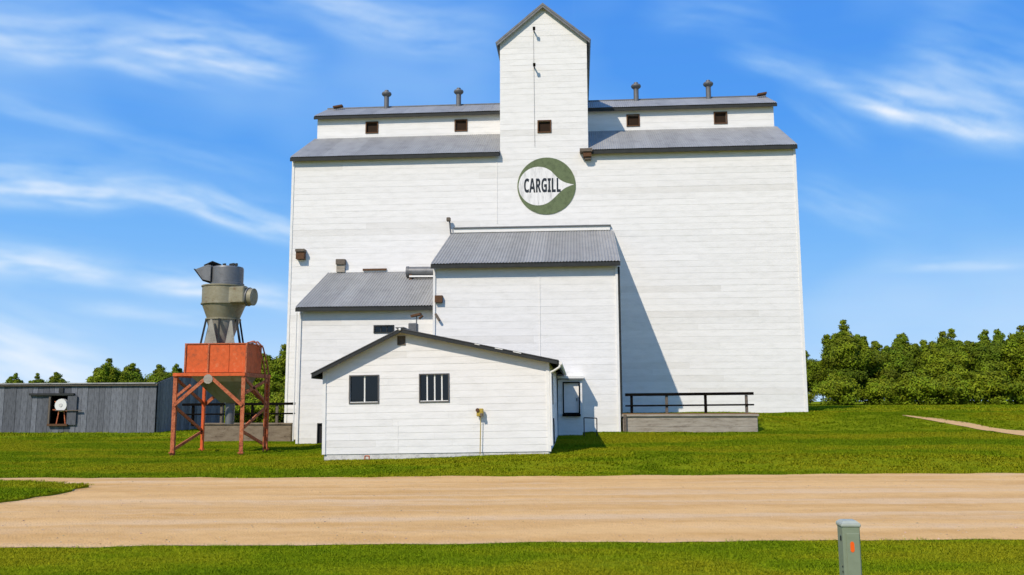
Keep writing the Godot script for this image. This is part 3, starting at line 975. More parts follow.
# ------------------------------------------------------------------ lean-to (lower annex on the left)
func make_lean_to() -> void:
	var B := Vector3(-9.3, 0, -37.5)
	var t := thing("lean_to", "low white lean-to with pitched grey corrugated roof left of the drive shed", "lean-to", B)
	var x0 := -12.36
	var x1 := -6.16
	var O := -B + Vector3(0, 0, -37.5)
	var win := Rect2(-8.95, 4.95, 0.82, 0.26)
	var door := Rect2(-11.40, -0.05, 0.24, 0.98)
	var front := rect(x0, -0.2, x1, 5.95)
	panel(front, [hole(win), hole(door)], O, RX, FZ, 0.15, "wall", M.wall, t)
	siding(rect(x0, 0.0, x1, 5.95), [grown(win, 0.05), grown(door, 0.04)], O, RX, FZ, 0.31, 3.2, t, M.boards, "siding_board", 0.0065)
	window(win, O, RX, FZ, t, M.fascia, 0.05, 0.04, [-8.68, -8.41], M.fascia, 0.05)
	window(door, O, RX, FZ, t, M.fascia, 0.04, 0.035, [], M.fascia, 0.05, M.black, "hatch")
	var side := PackedVector2Array([Vector2(-41.97, -0.2), Vector2(-37.65, -0.2), Vector2(-37.65, 5.95), Vector2(-41.97, 8.1)])
	panel(side, [], Vector3(x0 + 0.15, 0, 0) - B, FZ, RX, 0.15, "end_wall", M.white[1], t)
	var lo := Vector3(0, 6.05, -37.15)
	var up := Vector3(0, 8.32, -41.96)
	var r := holder("roof", t)
	var g := Geo.new()
	g.prism(PackedVector2Array([Vector2(lo.z, lo.y - 0.06), Vector2(lo.z, lo.y), Vector2(up.z, up.y), Vector2(up.z, up.y - 0.15)]), Vector3(x0 - 0.1, 0, 0) - B, FZ, UY, RX, 0, x1 - x0 + 0.09)
	put(g, "roof_deck", M.old_wood, r)
	sheets(Vector3(x0 - 0.1, lo.y, lo.z + 0.05) - B, Vector3(x1 - x0 + 0.09, 0, 0), up - lo - Vector3(0, 0, 0.05), 0.78, 6, r, M.galv, 0.02)
	pbox("fascia", M.fascia, r, Vector3((x0 + x1) * 0.5 - 0.05, lo.y - 0.10, lo.z + 0.012) - B, Vector3(x1 - x0 + 0.1, 0.16, 0.04))
	pbox("flashing_board", M.white_trim, r, Vector3((x0 + x1) * 0.5, 8.38, -41.93) - B, Vector3(x1 - x0 - 0.3, 0.1, 0.06))
	pbox("ridge_plank", M.brown, t, Vector3(-10.05, 8.45, -41.88) - B, Vector3(1.2, 0.09, 0.14))
	var dg := Geo.new()
	dg.tube(Vector3(x0 - 0.12, 5.85, -37.4) - B, Vector3(x0 - 0.12, 0.2, -37.4) - B, 0.03, 0.03, 8)
	put(dg, "downpipe", M.white_trim, t)
	pbox("corner_board", M.white_trim, t, Vector3(x0 + 0.03, 2.95, -37.47) - B, Vector3(0.1, 5.8, 0.08))
	# grey duct lying across the roof
	var d := thing("duct", "grey round metal duct lying across the lean-to roof top", "duct", Vector3(-7.0, 7.75, -41.0))
	var D := d.position
	dg = Geo.new()
	dg.tube(Vector3(-8.2, 8.16, -40.9) - D, Vector3(-6.2, 8.14, -40.9) - D, 0.25, 0.25, 18)
	put(dg, "pipe", M.hood, d)
	dg = Geo.new()
	dg.tube(Vector3(-8.24, 8.16, -40.9) - D, Vector3(-8.12, 8.16, -40.9) - D, 0.27, 0.27, 18)
	put(dg, "flange", M.galv_dark, d)
	for xx in [-8.0, -6.6]:
		dg = Geo.new()
		dg.box(Vector3(xx, 7.86, -40.86) - D, Vector3(0.12, 0.3, 0.4))
		put(dg, "bracket", M.brown, d)
	dg = Geo.new()
	dg.beam(Vector3(-8.05, 7.9, -40.62) - D, Vector3(-6.2, 7.88, -40.62) - D, 0.05, 0.08)
	put(dg, "rail", M.white_trim, d)

# ------------------------------------------------------------------ office building in front
func make_office() -> void:
	var B := Vector3(-4.3, 0.02, -26.0)
	var t := thing("office_building", "low white office building with uneven gable and two front windows", "building", B)
	t.rotation.z = deg_to_rad(0.85)
	var O := Vector3.ZERO
	var xl := -3.43
	var xr := 3.47
	var rx := -1.0
	var w1 := Rect2(-2.60, 1.87, 0.86, 0.80)
	var w2 := Rect2(-0.44, 1.87, 0.86, 0.80)
	var gv := Rect2(-1.11, 3.62, 0.19, 0.22)
	var outline := PackedVector2Array([Vector2(xl, 0.33), Vector2(xr, 0.33), Vector2(xr, 3.0), Vector2(rx, 4.0), Vector2(xl, 2.84)])
	panel(outline, [hole(w1), hole(w2), hole(gv)], O, RX, FZ, 0.14, "wall", M.wall, t)
	siding(outline, [grown(w1, 0.034), grown(w2, 0.034), grown(gv, 0.03)], O, RX, FZ, 0.205, 2.6, t, M.boards, "siding_board", 0.007)
	window(w1, O, RX, FZ, t, M.frame, 0.034, 0.035, [-2.16], M.pale, 0.05)
	var ww := window(w2, O, RX, FZ, t, M.frame, 0.034, 0.035, [-0.23, 0.0, 0.22], M.pale, 0.05)
	pbox("curtain", mat(Color(0.10, 0.12, 0.14), 0.9), ww, Vector3(-0.01, 2.27, -0.35), Vector3(0.9, 0.84, 0.02))
	for w in [w1, w2]:
		var c: Vector2 = w.get_center()
		pbox("window_sill", M.white_trim, t, Vector3(c.x, w.position.y + 0.012, 0.0), Vector3(w.size.x - 0.01, 0.02, 0.06))
	window(gv, O, RX, FZ, t, M.old_wood, 0.03, 0.03, [], M.old_wood, 0.03, M.old_wood, "gable_vent")
	pbox("foundation", M.concrete_white, t, Vector3(0.02, 0.05, -5.2), Vector3(6.84, 0.55, 10.36))
	pbox("seam_strip", M.white[4], t, Vector3(-1.13, 0.83, 0.004), Vector3(0.02, 0.95, 0.014))
	# sides and rear
	var sr := Rect2(2.1, 1.75, 0.75, 0.95)      # side window, measured back from the front corner
	var sd := Rect2(2.9, 0.45, 0.5, 0.75)
	var so := rect(0.14, 0.33, 10.3, 3.0)
	panel(so, [hole(sr), hole(sd)], Vector3(xr, 0, 0), -FZ, RX, 0.14, "side_wall", M.wall, t)
	siding(rect(0.05, 0.33, 10.3, 3.0), [grown(sr, 0.05), grown(sd, 0.04)], Vector3(xr, 0, 0), -FZ, RX, 0.205, 3.6, t, M.boards, "siding_board", 0.007)
	window(sr, Vector3(xr, 0, 0), -FZ, RX, t, M.galv_dark, 0.05, 0.04, [], M.pale)
	window(sd, Vector3(xr, 0, 0), -FZ, RX, t, M.fascia, 0.04, 0.04, [], M.pale, 0.05, M.black, "hatch")
	panel(rect(0.14, 0.33, 10.3, 2.84), [], Vector3(xl + 0.14, 0, 0), -FZ, RX, 0.14, "side_wall", M.white[0], t)
	panel(outline, [], Vector3(0, 0, -10.3), RX, FZ, 0.05, "rear_wall", M.white[0], t)
	pbox("corner_board", M.white_trim, t, Vector3(xl + 0.03, 1.58, 0.012), Vector3(0.1, 2.5, 0.06))
	pbox("corner_board", M.white_trim, t, Vector3(xr - 0.03, 1.66, 0.012), Vector3(0.1, 2.66, 0.06))
	# roof
	var r := holder("roof", t)
	for s in [[Vector2(-3.72, 2.70), -1.0], [Vector2(3.75, 2.945), 1.0]]:
		var p1: Vector2 = s[0]
		var p0 := Vector2(rx, 4.01)
		var g := Geo.new()
		g.prism(PackedVector2Array([p0, p1, p1 + Vector2(0, 0.05), p0 + Vector2(0, 0.05)]), Vector3(0, 0, -10.38), RX, UY, FZ, 0, 10.66)
		put(g, "roof_deck", M.dark_wood, r)
		g = Geo.new()
		var n := 14
		var dz := 10.72 / n
		for k in n:
			g.prism(PackedVector2Array([p0 + Vector2(0, 0.052), p1 + Vector2(s[1] * 0.03, 0.052), p1 + Vector2(s[1] * 0.03, 0.075 + 0.003 * (k % 2)), p0 + Vector2(0, 0.075 + 0.003 * (k % 2))]), Vector3(0, 0, -10.41 + dz * k), RX, UY, FZ, 0, dz - 0.004)
		put(g, "roofing", M.roof_dark, r)
		g = Geo.new()
		g.prism(PackedVector2Array([p0 + Vector2(0, 0.04), p1 + Vector2(0, 0.04), p1 + Vector2(0, -0.055), p0 + Vector2(0, -0.055)]), Vector3(0, 0, 0.28), RX, UY, FZ, 0.002, 0.03)
		put(g, "rake_board", M.fascia, r)
		g = Geo.new()
		g.box(Vector3(p1.x, p1.y - 0.02, -5.05), Vector3(0.03, 0.12, 10.64))
		put(g, "fascia", M.fascia, r)
	for q in [1.35, 2.0, 2.55]:
		var g := Geo.new()
		g.box(Vector3(q, 4.01 - (q + 1.0) * 0.2245 + 0.055, 0.322), Vector3(rng.randf_range(0.14, 0.26), 0.025, 0.012), Basis(FZ, -0.22))
		put(g, "flashing_patch", M.pale, r)
	pbox("ridge_cap", M.galv_dark, r, Vector3(rx, 4.1, -5.05), Vector3(0.26, 0.035, 10.76))
	pbox("lamp_stub", M.pale, r, Vector3(rx, 4.05, 0.33), Vector3(0.07, 0.08, 0.05), 0.015)
	# white gutter and elbow on the right eave
	var gt := holder("gutter", t)
	var gg := Geo.new()
	gg.tube(Vector3(3.84, 2.92, 0.4), Vector3(3.84, 2.90, -9.6), 0.05, 0.05, 10)
	put(gg, "channel", M.white_trim, gt)
	gg = Geo.new()
	var el := [Vector3(3.84, 2.90, 0.36), Vector3(3.80, 2.80, 0.34), Vector3(3.66, 2.72, 0.2), Vector3(3.53, 2.66, 0.06), Vector3(3.53, 0.5, 0.06)]
	for k in el.size() - 1: gg.tube(el[k], el[k + 1], 0.035, 0.035, 8)
	put(gg, "downpipe", M.white_trim, gt)
	# roof ventilator with a weathered cowl
	var v := holder("roof_vent", t)
	pbox("vent_box", M.galv_dark, v, Vector3(-0.95, 4.25, -1.6), Vector3(0.28, 0.3, 0.3), 0.02)
	gg = Geo.new()
	gg.tube(Vector3(-0.85, 4.38, -1.6), Vector3(-0.84, 4.62, -1.6), 0.02, 0.02, 6)
	put(gg, "stem", M.galv_dark, v)
	gg = Geo.new()
	gg.box(Vector3(-0.86, 4.67, -1.6), Vector3(0.34, 0.07, 0.18), Basis(FZ, 0.2))
	gg.box(Vector3(-0.70, 4.60, -1.6), Vector3(0.16, 0.05, 0.14), Basis(FZ, 0.7))
	put(gg, "cowl", M.brown, v)

func make_porch() -> void:
	var B := Vector3(-0.3, 0.45, -35.45)
	var t := thing("porch", "small white entry porch with recessed door beside the office", "porch", B)
	var O := -B + Vector3(0, 0, -35.45)
	var dr := Rect2(-0.57, 1.42, 0.60, 1.20)
	panel(rect(-0.82, 0.2, 0.17, 2.80), [hole(dr)], O, RX, FZ, 0.1, "wall", M.wall, t)
	siding(rect(-0.82, 0.3, 0.17, 2.80), [grown(dr, 0.05)], O, RX, FZ, 0.31, 2.0, t, M.boards, "siding_board", 0.007)
	pbox("side_wall", M.white[0], t, Vector3(0.12, 1.5, -35.97) - B, Vector3(0.1, 2.56, 0.84))
	var w := window(dr, O, RX, FZ, t, M.dark_wood, 0.05, 0.04, [], M.pale, 0.09, M.white[3], "door")
	var hb := Geo.new()
	hb.box(Vector3(-0.05, 1.95, -35.52) - B, Vector3(0.03, 0.12, 0.05))
	put(hb, "handle", M.iron, w)
	pbox("door_sill", M.dark_wood, t, Vector3(-0.27, 1.32, -35.37) - B, Vector3(0.74, 0.09, 0.22))
	pbox("canopy", M.white_trim, t, Vector3(-0.29, 2.86, -35.85) - B, Vector3(1.08, 0.1, 1.08))
	pbox("canopy_edge", M.galv_dark, t, Vector3(-0.29, 2.78, -35.33) - B, Vector3(1.06, 0.05, 0.04))
	var h := thing("hand_rail", "black bent pipe guard rail standing in grass by the porch", "railing", Vector3(0.48, 0.42, -34.2))
	var P := [Vector3(-0.26, -0.1, 0), Vector3(-0.26, 0.82, 0), Vector3(0.24, 0.80, 0), Vector3(0.24, -0.1, 0)]
	for a in [[0, 1, "post"], [3, 2, "post"], [1, 2, "top_rail"]]:
		var g := Geo.new()
		g.tube(P[a[0]], P[a[1]], 0.021, 0.021, 8)
		put(g, a[2], M.iron, h)

# ------------------------------------------------------------------ grey board shed far left
func make_shed() -> void:
	var B := Vector3(-32, 0, -50)
	var t := thing("board_shed", "long low blue-grey board shed standing behind the orange tower", "shed", B)
	var x0 := -43.0
	var x1 := -25.1
	var op := Rect2(-31.6, 0.66, 1.05, 1.62)
	panel(rect(x0, -0.1, x1, 3.0), [hole(op)], -B + Vector3(0, 0, -50), RX, FZ, 0.12, "wall", M.dark_wood, t)
	var x := x0
	while x < x1:
		var w := rng.randf_range(0.30, 0.40)
		if x1 - x - w < 0.2: w = x1 - x
		for q in cut([rect(x + 0.008, -0.05 + rng.randf_range(-0.05, 0.05), x + w - 0.008, 3.0)], [grown(op, 0.05)]):
			var g := Geo.new()
			g.prism(q, -B + Vector3(0, 0, -50), RX, UY, FZ, 0.002, rng.randf_range(0.02, 0.045))
			put(g, "wall_board", M.shed[rng.randi() % 6], t)
		x += w
	# gable end in shade
	var gable := PackedVector2Array([Vector2(-60, -0.1), Vector2(-50.12, -0.1), Vector2(-50.12, 3.1), Vector2(-53.5, 3.85), Vector2(-60, 3.3)])
	for xx in [x0 + 0.12, x1]:
		panel(gable, [], Vector3(xx, 0, 0) - B, FZ, RX, 0.12, "end_wall", M.dark_wood, t)
	var z := -60.0
	while z < -50.02:
		for p in Geometry2D.intersect_polygons(gable, rect(z + 0.008, -0.1, minf(z + 0.36, -50.0), 4)):
			var g := Geo.new()
			g.prism(p, Vector3(x1, 0, 0) - B, FZ, UY, RX, 0.002, rng.randf_range(0.02, 0.04))
			put(g, "wall_board", M.shed[rng.randi() % 6], t)
		z += 0.37
	pbox("rear_wall", M.shed[0], t, Vector3((x0 + x1) / 2, 1.45, -59.94) - B, Vector3(x1 - x0 - 0.3, 3.0, 0.1))
	var r := holder("roof", t)
	for s in [[-49.75, -54.9], [-54.9, -60.2]]:
		var g := Geo.new()
		g.beam(Vector3((x0 + x1) / 2, 3.06 + (49.75 + s[0]) * 0.02, s[0]) - B, Vector3((x0 + x1) / 2, 3.06 + (49.75 + s[1]) * 0.02, s[1]) - B, x1 - x0 - 0.02, 0.07)
		put(g, "roof_slope", M.galv[2], r)
	pbox("fascia", M.old_wood, r, Vector3((x0 + x1) / 2, 2.97, -49.84) - B, Vector3(x1 - x0 + 0.2, 0.1, 0.05))
	# sliding track over the opening
	pbox("door_track", M.fascia, t, Vector3(-31.55, 2.42, -49.86) - B, Vector3(2.8, 0.13, 0.14))
	pbox("track_end", M.fascia, t, Vector3(-31.0, 2.66, -49.92) - B, Vector3(0.28, 0.3, 0.08))
	var g2 := Geo.new()
	g2.prism(rect(-30.52, 0.6, -29.95, 2.33), -B + Vector3(0, 0, -49.9), RX, UY, FZ, 0, 0.06)
	put(g2, "door_leaf", M.shed[4], t)
	pbox("opening_sill", M.brown, t, Vector3(-31.05, 0.60, -49.86) - B, Vector3(1.25, 0.12, 0.2))
	pbox("shelf", M.old_wood, t, Vector3(-30.4, 1.46, -49.78) - B, Vector3(1.6, 0.05, 0.1))
	pbox("opening_jamb", M.old_wood, t, Vector3(-31.66, 1.47, -49.9) - B, Vector3(0.1, 1.6, 0.1))
	var f := thing("aeration_fan", "round white fan disc in the dark opening of the grey shed", "fan", Vector3(-30.95, 0.66, -49.95))
	var F := f.position
	g2 = Geo.new()
	g2.tube(Vector3(-30.95, 1.77, -50.05) - F, Vector3(-30.95, 1.77, -49.86) - F, 0.40, 0.37, 28)
	put(g2, "rim", M.pale, f)
	g2 = Geo.new()
	g2.tube(Vector3(-30.95, 1.77, -49.88) - F, Vector3(-30.95, 1.77, -49.83) - F, 0.13, 0.10, 18)
	put(g2, "hub", M.concrete_white, f)
	for s in [-0.28, 0.28]:
		g2 = Geo.new()
		g2.beam(Vector3(-30.95 + s, 0.66, -50.0) - F, Vector3(-30.95 + s * 0.5, 1.55, -50.0) - F, 0.06, 0.06)
		put(g2, "leg", M.rusty, f)
	g2 = Geo.new()
	g2.beam(Vector3(-31.4, 2.0, -49.98) - F, Vector3(-31.1, 1.75, -49.98) - F, 0.05, 0.05)
	g2.beam(Vector3(-31.5, 1.5, -49.98) - F, Vector3(-30.6, 1.42, -49.98) - F, 0.05, 0.05)
	put(g2, "brace", M.rusty, f)

# ------------------------------------------------------------------ orange tower with the cyclone
func make_dust_tower() -> void:
	var B := Vector3(-14.45, 0.0, -34.35)
	var t := thing("dust_collector", "rusty orange steel frame carrying a bin and grey cyclone", "dust collector", Vector3(-13.29, 0.07, -31.6))
	t.scale = Vector3.ONE * 0.92
	var hx := 1.38
	var hz := 1.35
	var fr := holder("frame", t)
	var corner := {}
	for sx in [-1, 1]:
		for sz in [-1, 1]:
			var g := Geo.new()
			var p := Vector3(sx * hx, 0, sz * hz)
			corner[[sx, sz]] = p
			# angle-iron leg with a base plate
			g.box(p + Vector3(0, 1.5, 0), Vector3(0.15, 3.2, 0.035))
			g.box(p + Vector3(-sx * 0.0575, 1.5, -sz * 0.067), Vector3(0.035, 3.2, 0.1))
			g.box(p + Vector3(0, 0.03, 0), Vector3(0.22, 0.04, 0.16))
			put(g, "leg", M.rusty if sz > 0 else M.orange, fr)
	for sx in [-1, 1]:
		var g := Geo.new()
		g.beam(Vector3(sx * hx, 3.05, -hz - 0.06), Vector3(sx * hx, 3.05, hz + 0.06), 0.10, 0.16)
		put(g, "top_beam", M.rusty, fr)
	for sz in [-1, 1]:
		var g := Geo.new()
		g.beam(Vector3(-hx - 0.08, 3.06, sz * hz), Vector3(hx + 0.08, 3.06, sz * hz), 0.16, 0.12, Vector3.UP)
		put(g, "top_beam", M.orange, fr)
	# front and rear inverted-V braces
	for sz in [-1, 1]:
		for sx in [-1, 1]:
			var g := Geo.new()
			g.beam(Vector3(sx * 0.12, 2.92, sz * (hz + 0.04)), Vector3(sx * hx, 1.85, sz * (hz + 0.04)), 0.05, 0.13, FZ.cross(Vector3(sx, -0.8, 0)))
			put(g, "brace", M.rusty, fr)
			if sx < 0 and sz > 0:
				g = Geo.new()
				g.beam(Vector3(-0.75, 2.66, hz - 0.02), Vector3(-hx, 2.16, hz - 0.02), 0.04, 0.10, Vector3(0.5, 0.8, 0))
				put(g, "brace", M.rusty, fr)
		var gs := Geo.new()
		var pl := PackedVector2Array()
		for k in 10: pl.append(Vector2(cos(TAU * k / 10), sin(TAU * k / 10)) * 0.19)
		gs.prism(pl, Vector3(-0.02, 2.88, sz * (hz + 0.075)), RX, UY, FZ, -0.01, 0.01)
		put(gs, "gusset", M.concrete, fr)
	# zig-zag side braces
	for a in [[1, 1, 2.95, -1, 1.85], [1, -1, 1.85, 1, 0.95], [1, 1, 0.85, -1, 0.15], [-1, 1, 1.85, -1, 0.8], [-1, -1, 0.75, 1, 0.1], [1, 1, 2.3, -1, 2.95], [-1, 1, 2.95, -1, 1.95]]:
		var g := Geo.new()
		g.beam(Vector3(a[0] * (hx + 0.03), a[2], a[1] * hz), Vector3(a[0] * (hx + 0.03), a[4], a[3] * hz), 0.12, 0.05, RX)
		put(g, "brace", M.rusty, fr)
	# bin
	var bn := holder("bin", t)
	var bx0 := -1.06
	var bx1 := 1.42
	for a in [[bx0, -0.12], [-0.12, 0.72], [0.72, bx1]]:
		pbox("bin_panel", M.orange, bn, Vector3((a[0] + a[1]) * 0.5, 3.70, 1.22), Vector3(a[1] - a[0] - 0.012, 1.12, 0.03), 0.006)
	for xx in [bx0, -0.12, bx1]:
		pbox("stiffener", M.rusty, bn, Vector3(xx, 3.70, 1.25), Vector3(0.06, 1.14, 0.06))
	for xx in [bx0, bx1]:
		for a in [[1.2, 0.42], [0.42, -0.36]]:
			pbox("bin_panel", M.orange, bn, Vector3(xx, 3.70, (a[0] + a[1]) * 0.5), Vector3(0.03, 1.12, 0.77), 0.006)
	pbox("bin_panel", M.orange, bn, Vector3((bx0 + bx1) * 0.5, 3.70, -0.38), Vector3(bx1 - bx0, 1.12, 0.03))
	pbox("bin_top", M.rusty, bn, Vector3((bx0 + bx1) * 0.5, 4.28, 0.42), Vector3(bx1 - bx0 + 0.08, 0.04, 1.70))
	# hopper under the bin
	var hp := Geo.new()
	var q0 := [Vector3(bx0 + 0.1, 3.1, 1.18), Vector3(bx1 - 0.1, 3.1, 1.18), Vector3(bx1 - 0.1, 3.1, -0.34), Vector3(bx0 + 0.1, 3.1, -0.34)]
	var q1 := [Vector3(0.05, 1.95, 0.3), Vector3(0.65, 1.95, 0.3), Vector3(0.65, 1.95, -0.2), Vector3(0.05, 1.95, -0.2)]
	for k in 4:
		var nrm: Vector3 = (q0[(k + 1) % 4] - q0[k]).cross(q1[k] - q0[k]).normalized()
		var mid: Vector3 = (q0[k] + q0[(k + 1) % 4]) * 0.5 - Vector3(0.2, 0, 0.1)
		if nrm.dot(Vector3(mid.x, 0, mid.z)) < 0: nrm = -nrm
		hp.quad(q0[k], q0[(k + 1) % 4], q1[(k + 1) % 4], q1[k], nrm)
	put(hp, "hopper", M.cyclone, t)
	hp = Geo.new()
	hp.tube(Vector3(0.35, 2.0, 0.05), Vector3(0.35, 1.1, 0.05), 0.19, 0.17, 14)
	put(hp, "spout", M.hood, t)
	# cyclone
	var cy := holder("cyclone", t)
	var C := Vector3(0.07, 0, 0.42)
	var g := Geo.new()
	g.lathe(C, [Vector2(0.0, 4.32), Vector2(0.36, 4.32), Vector2(0.66, 5.30)], 28)
	put(g, "lower_cone", M.cyclone_pale, cy)
	g = Geo.new()
	g.lathe(C, [Vector2(0.70, 5.29), Vector2(0.70, 5.34), Vector2(0.64, 5.35), Vector2(0.86, 5.93)], 28)
	put(g, "upper_cone", M.cyclone, cy)
	g = Geo.new()
	g.lathe(C, [Vector2(0.90, 5.91), Vector2(0.90, 5.96), Vector2(0.865, 5.97), Vector2(0.865, 6.62), Vector2(0.90, 6.63), Vector2(0.90, 6.68), Vector2(0.4, 6.70)], 32)
	put(g, "drum", M.cyclone, cy)
	# tangential inlet on the right
	var inl := holder("inlet", cy)
	g = Geo.new()
	g.box(C + Vector3(0.68, 6.24, 0.38), Vector3(1.0, 0.66, 0.72), Basis(UY, deg_to_rad(-8)), 0.04)
	put(g, "transition", M.cyclone, inl)
	g = Geo.new()
	g.tube(C + Vector3(0.95, 6.20, 0.40), C + Vector3(1.42, 6.17, 0.44), 0.33, 0.35, 24)
	put(g, "pipe_stub", M.cyclone, inl)
	g = Geo.new()
	g.tube(C + Vector3(1.18, 6.185, 0.42), C + Vector3(1.23, 6.18, 0.425), 0.375, 0.385, 24)
	put(g, "flange", M.galv_dark, inl)
	# weather hood on top
	var hd := holder("hood", cy)
	g = Geo.new()
	g.lathe(C + Vector3(0.12, 0, 0), [Vector2(0.66, 6.70), Vector2(0.66, 6.78), Vector2(0.62, 6.80), Vector2(0.62, 7.40), Vector2(0.60, 7.46), Vector2(0.0, 7.50)], 28)
	put(g, "outlet_drum", M.hood, hd)
	g = Geo.new()
	var wedge := PackedVector2Array([Vector2(-0.42, 6.84), Vector2(-0.42, 7.50), Vector2(-0.55, 7.52), Vector2(-1.06, 7.34), Vector2(-0.74, 6.92)])
	g.prism(wedge, C, RX, UY, FZ, -0.42, 0.46)
	put(g, "snout", M.hood, hd)
	g = Geo.new()
	g.beam(C + Vector3(-1.13, 7.36, 0.0), C + Vector3(-0.73, 6.86, 0.0), 0.90, 0.03, Vector3(0.6, 0.5, 0))
	put(g, "flap", M.fascia, hd)
	g = Geo.new()
	g.beam(C + Vector3(-0.72, 7.50, 0.0), C + Vector3(-0.36, 7.66, 0.0), 0.9, 0.03, UY)
	put(g, "flap", M.fascia, hd)
	for a in [[0.1, 0.12], [0.42, 0.2], [0.6, 0.1]]:
		g = Geo.new()
		g.box(C + Vector3(a[0], 7.52, 0.35), Vector3(a[1], 0.1, 0.08), Basis(FZ, 0.15))
		put(g, "lug", M.fascia, hd)
	# splayed legs and the pale plate between them
	for k in 6:
		var a := TAU * k / 6 + 0.35
		g = Geo.new()
		g.beam(C + Vector3(cos(a) * 0.68, 5.3, sin(a) * 0.68), C + Vector3(cos(a) * 0.90, 4.3, sin(a) * 0.76), 0.07, 0.07)
		put(g, "leg", M.fascia, cy)
	g = Geo.new()
	g.prism(PackedVector2Array([Vector2(-0.42, 4.31), Vector2(0.10, 4.31), Vector2(-0.14, 5.26), Vector2(-0.22, 5.26)]), C + Vector3(0, 0, 0.74), RX, UY, FZ, 0, 0.02)
	put(g, "side_plate", M.cyclone_pale, cy)
	g = Geo.new()
	g.prism(PackedVector2Array([Vector2(0.42, 4.31), Vector2(0.80, 4.31), Vector2(0.66, 5.2), Vector2(0.58, 5.2)]), C + Vector3(0, 0, 0.70), RX, UY, FZ, 0, 0.02)
	put(g, "side_plate", M.cyclone_pale, cy)
	# ladder on the right: over the bin edge, then straight down
	var ld := holder("ladder", t)
	for s in [-0.2, 0.2]:
		g = Geo.new()
		var L := [Vector3(1.05, 4.36, 0.1 + s), Vector3(1.32, 4.44, 0.05 + s), Vector3(1.50, 4.22, -0.1 + s), Vector3(1.62, 3.45, -0.4 + s), Vector3(1.66, 2.95, -0.45 + s), Vector3(1.66, 0.0, -0.5 + s)]
		for k in L.size() - 1: g.tube(L[k], L[k + 1], 0.032, 0.032, 6)
		put(g, "rail", M.rusty, ld)
	for k in 13:
		var y := 0.35 + k * 0.3
		var xx := 1.66 if y < 2.95 else lerpf(1.66, 1.50, (y - 2.95) / 1.2)
		g = Geo.new()
		g.tube(Vector3(xx, y, -0.7), Vector3(xx, y, -0.26), 0.016, 0.016, 6)
		put(g, "rung", M.rusty, ld)

# ------------------------------------------------------------------ ramps with railings
func railing(called: String, label: String, x0: float, x1: float, z: float, y: float, ht: float, posts: Array) -> void:
	var B := Vector3((x0 + x1) * 0.5, y, z)
	var t := thing(called, label, "railing", B, "driveway railings")
	for k in posts.size():
		pbox("post", M.dark_wood if k % 2 == 0 else M.old_wood, t, Vector3(posts[k], y + ht * 0.5 - 0.1, z) - B, Vector3(0.11, ht + 0.1, 0.1), 0.01)
	for a in [[ht, 0.12], [ht - 0.46, 0.07]]:
		var g := Geo.new()
		g.box(Vector3(0, a[0], 0.085), Vector3(x1 - x0, a[1], 0.06), Basis(FZ, 0.006), 0.008)
		put(g, "rail", M.dark_wood, t)

func ramp_h(x: float, z: float) -> float:
	var g := ground_h(x, z)
	var wz := 1.0 if x < 7.36 else smoothstep(-36.6, -38.2, z)
	var top := lerpf(1.27, g + 0.02, smoothstep(-38.5, -41.5, z))
	return lerpf(g - 0.02, top, smoothstep(10.0, 7.3, x) * wz)

func make_ramps() -> void:
	# right ramp
	var B := Vector3(4.6, 0.5, -36.5)
	var t := thing("concrete_wall", "low weathered concrete retaining wall right of the drive shed", "retaining wall", B)
	pbox("wall", M.concrete, t, Vector3(4.6, 0.72, -36.52) - B, Vector3(5.5, 1.08, 0.22), 0.02)
	for y in [0.62, 0.85, 1.07]:
		pbox("form_ridge", M.concrete, t, Vector3(4.6, y, -36.408) - B, Vector3(5.46, 0.018, 0.014))
	pbox("cap", M.concrete, t, Vector3(4.6, 1.285, -36.5) - B, Vector3(5.6, 0.09, 0.32), 0.015)
	pbox("edge_strip", mat(Color(0.20, 0.12, 0.06), 0.9), t, Vector3(4.6, 1.355, -36.42) - B, Vector3(5.56, 0.05, 0.1))
	pbox("end_post", M.old_wood, t, Vector3(1.93, 0.85, -36.36) - B, Vector3(0.12, 0.95, 0.1))
	railing("wooden_railing", "dark wooden railing with four posts on the right concrete wall", 1.96, 7.24, -36.56, 1.32, 0.84, [2.23, 3.68, 5.28, 6.95])
	var g := grid_mesh([1.8, 2.4, 3.0, 3.6, 4.2, 4.8, 5.4, 6.0, 6.6, 7.2, 7.34, 7.37, 7.7, 8.1, 8.6, 9.1, 9.6, 10.2], [-36.66, -36.9, -37.2, -37.6, -38.0, -38.5, -39.0, -40.0, -41.0, -41.97], ramp_h)
	tag(put(g, "ramp", M.soil, self), "grassy earth ramp behind the right concrete wall", "ramp", "", "structure")
	# left ramp
	B = Vector3(-15.55, 0, -40.1)
	t = thing("concrete_wall", "long grey concrete retaining wall behind the orange tower", "retaining wall", B)
	pbox("wall", M.concrete_shaded, t, Vector3(-15.55, 0.36, -40.1) - B, Vector3(4.2, 0.96, 0.24), 0.02)  # left wall's shade from the tower is in this colour
	pbox("cap", M.concrete_shaded, t, Vector3(-15.55, 0.885, -40.08) - B, Vector3(4.3, 0.08, 0.32), 0.012)
	railing("wooden_railing", "dark wooden railing seen between the orange tower legs", -18.8, -13.3, -40.12, 0.925, 0.88, [-18.3, -16.9, -15.4, -14.2])
	tag(put(grid_mesh([-17.6, -17.0, -16.3, -15.5, -14.42], [-40.23, -41.0, -42.0, -43.0, -46.0, -49.0], func(x, z): return 0.86 - 0.5 * smoothstep(-43.0, -49.0, z)), "ramp", M.soil, self), "earth ramp behind the left concrete wall", "ramp", "", "structure")

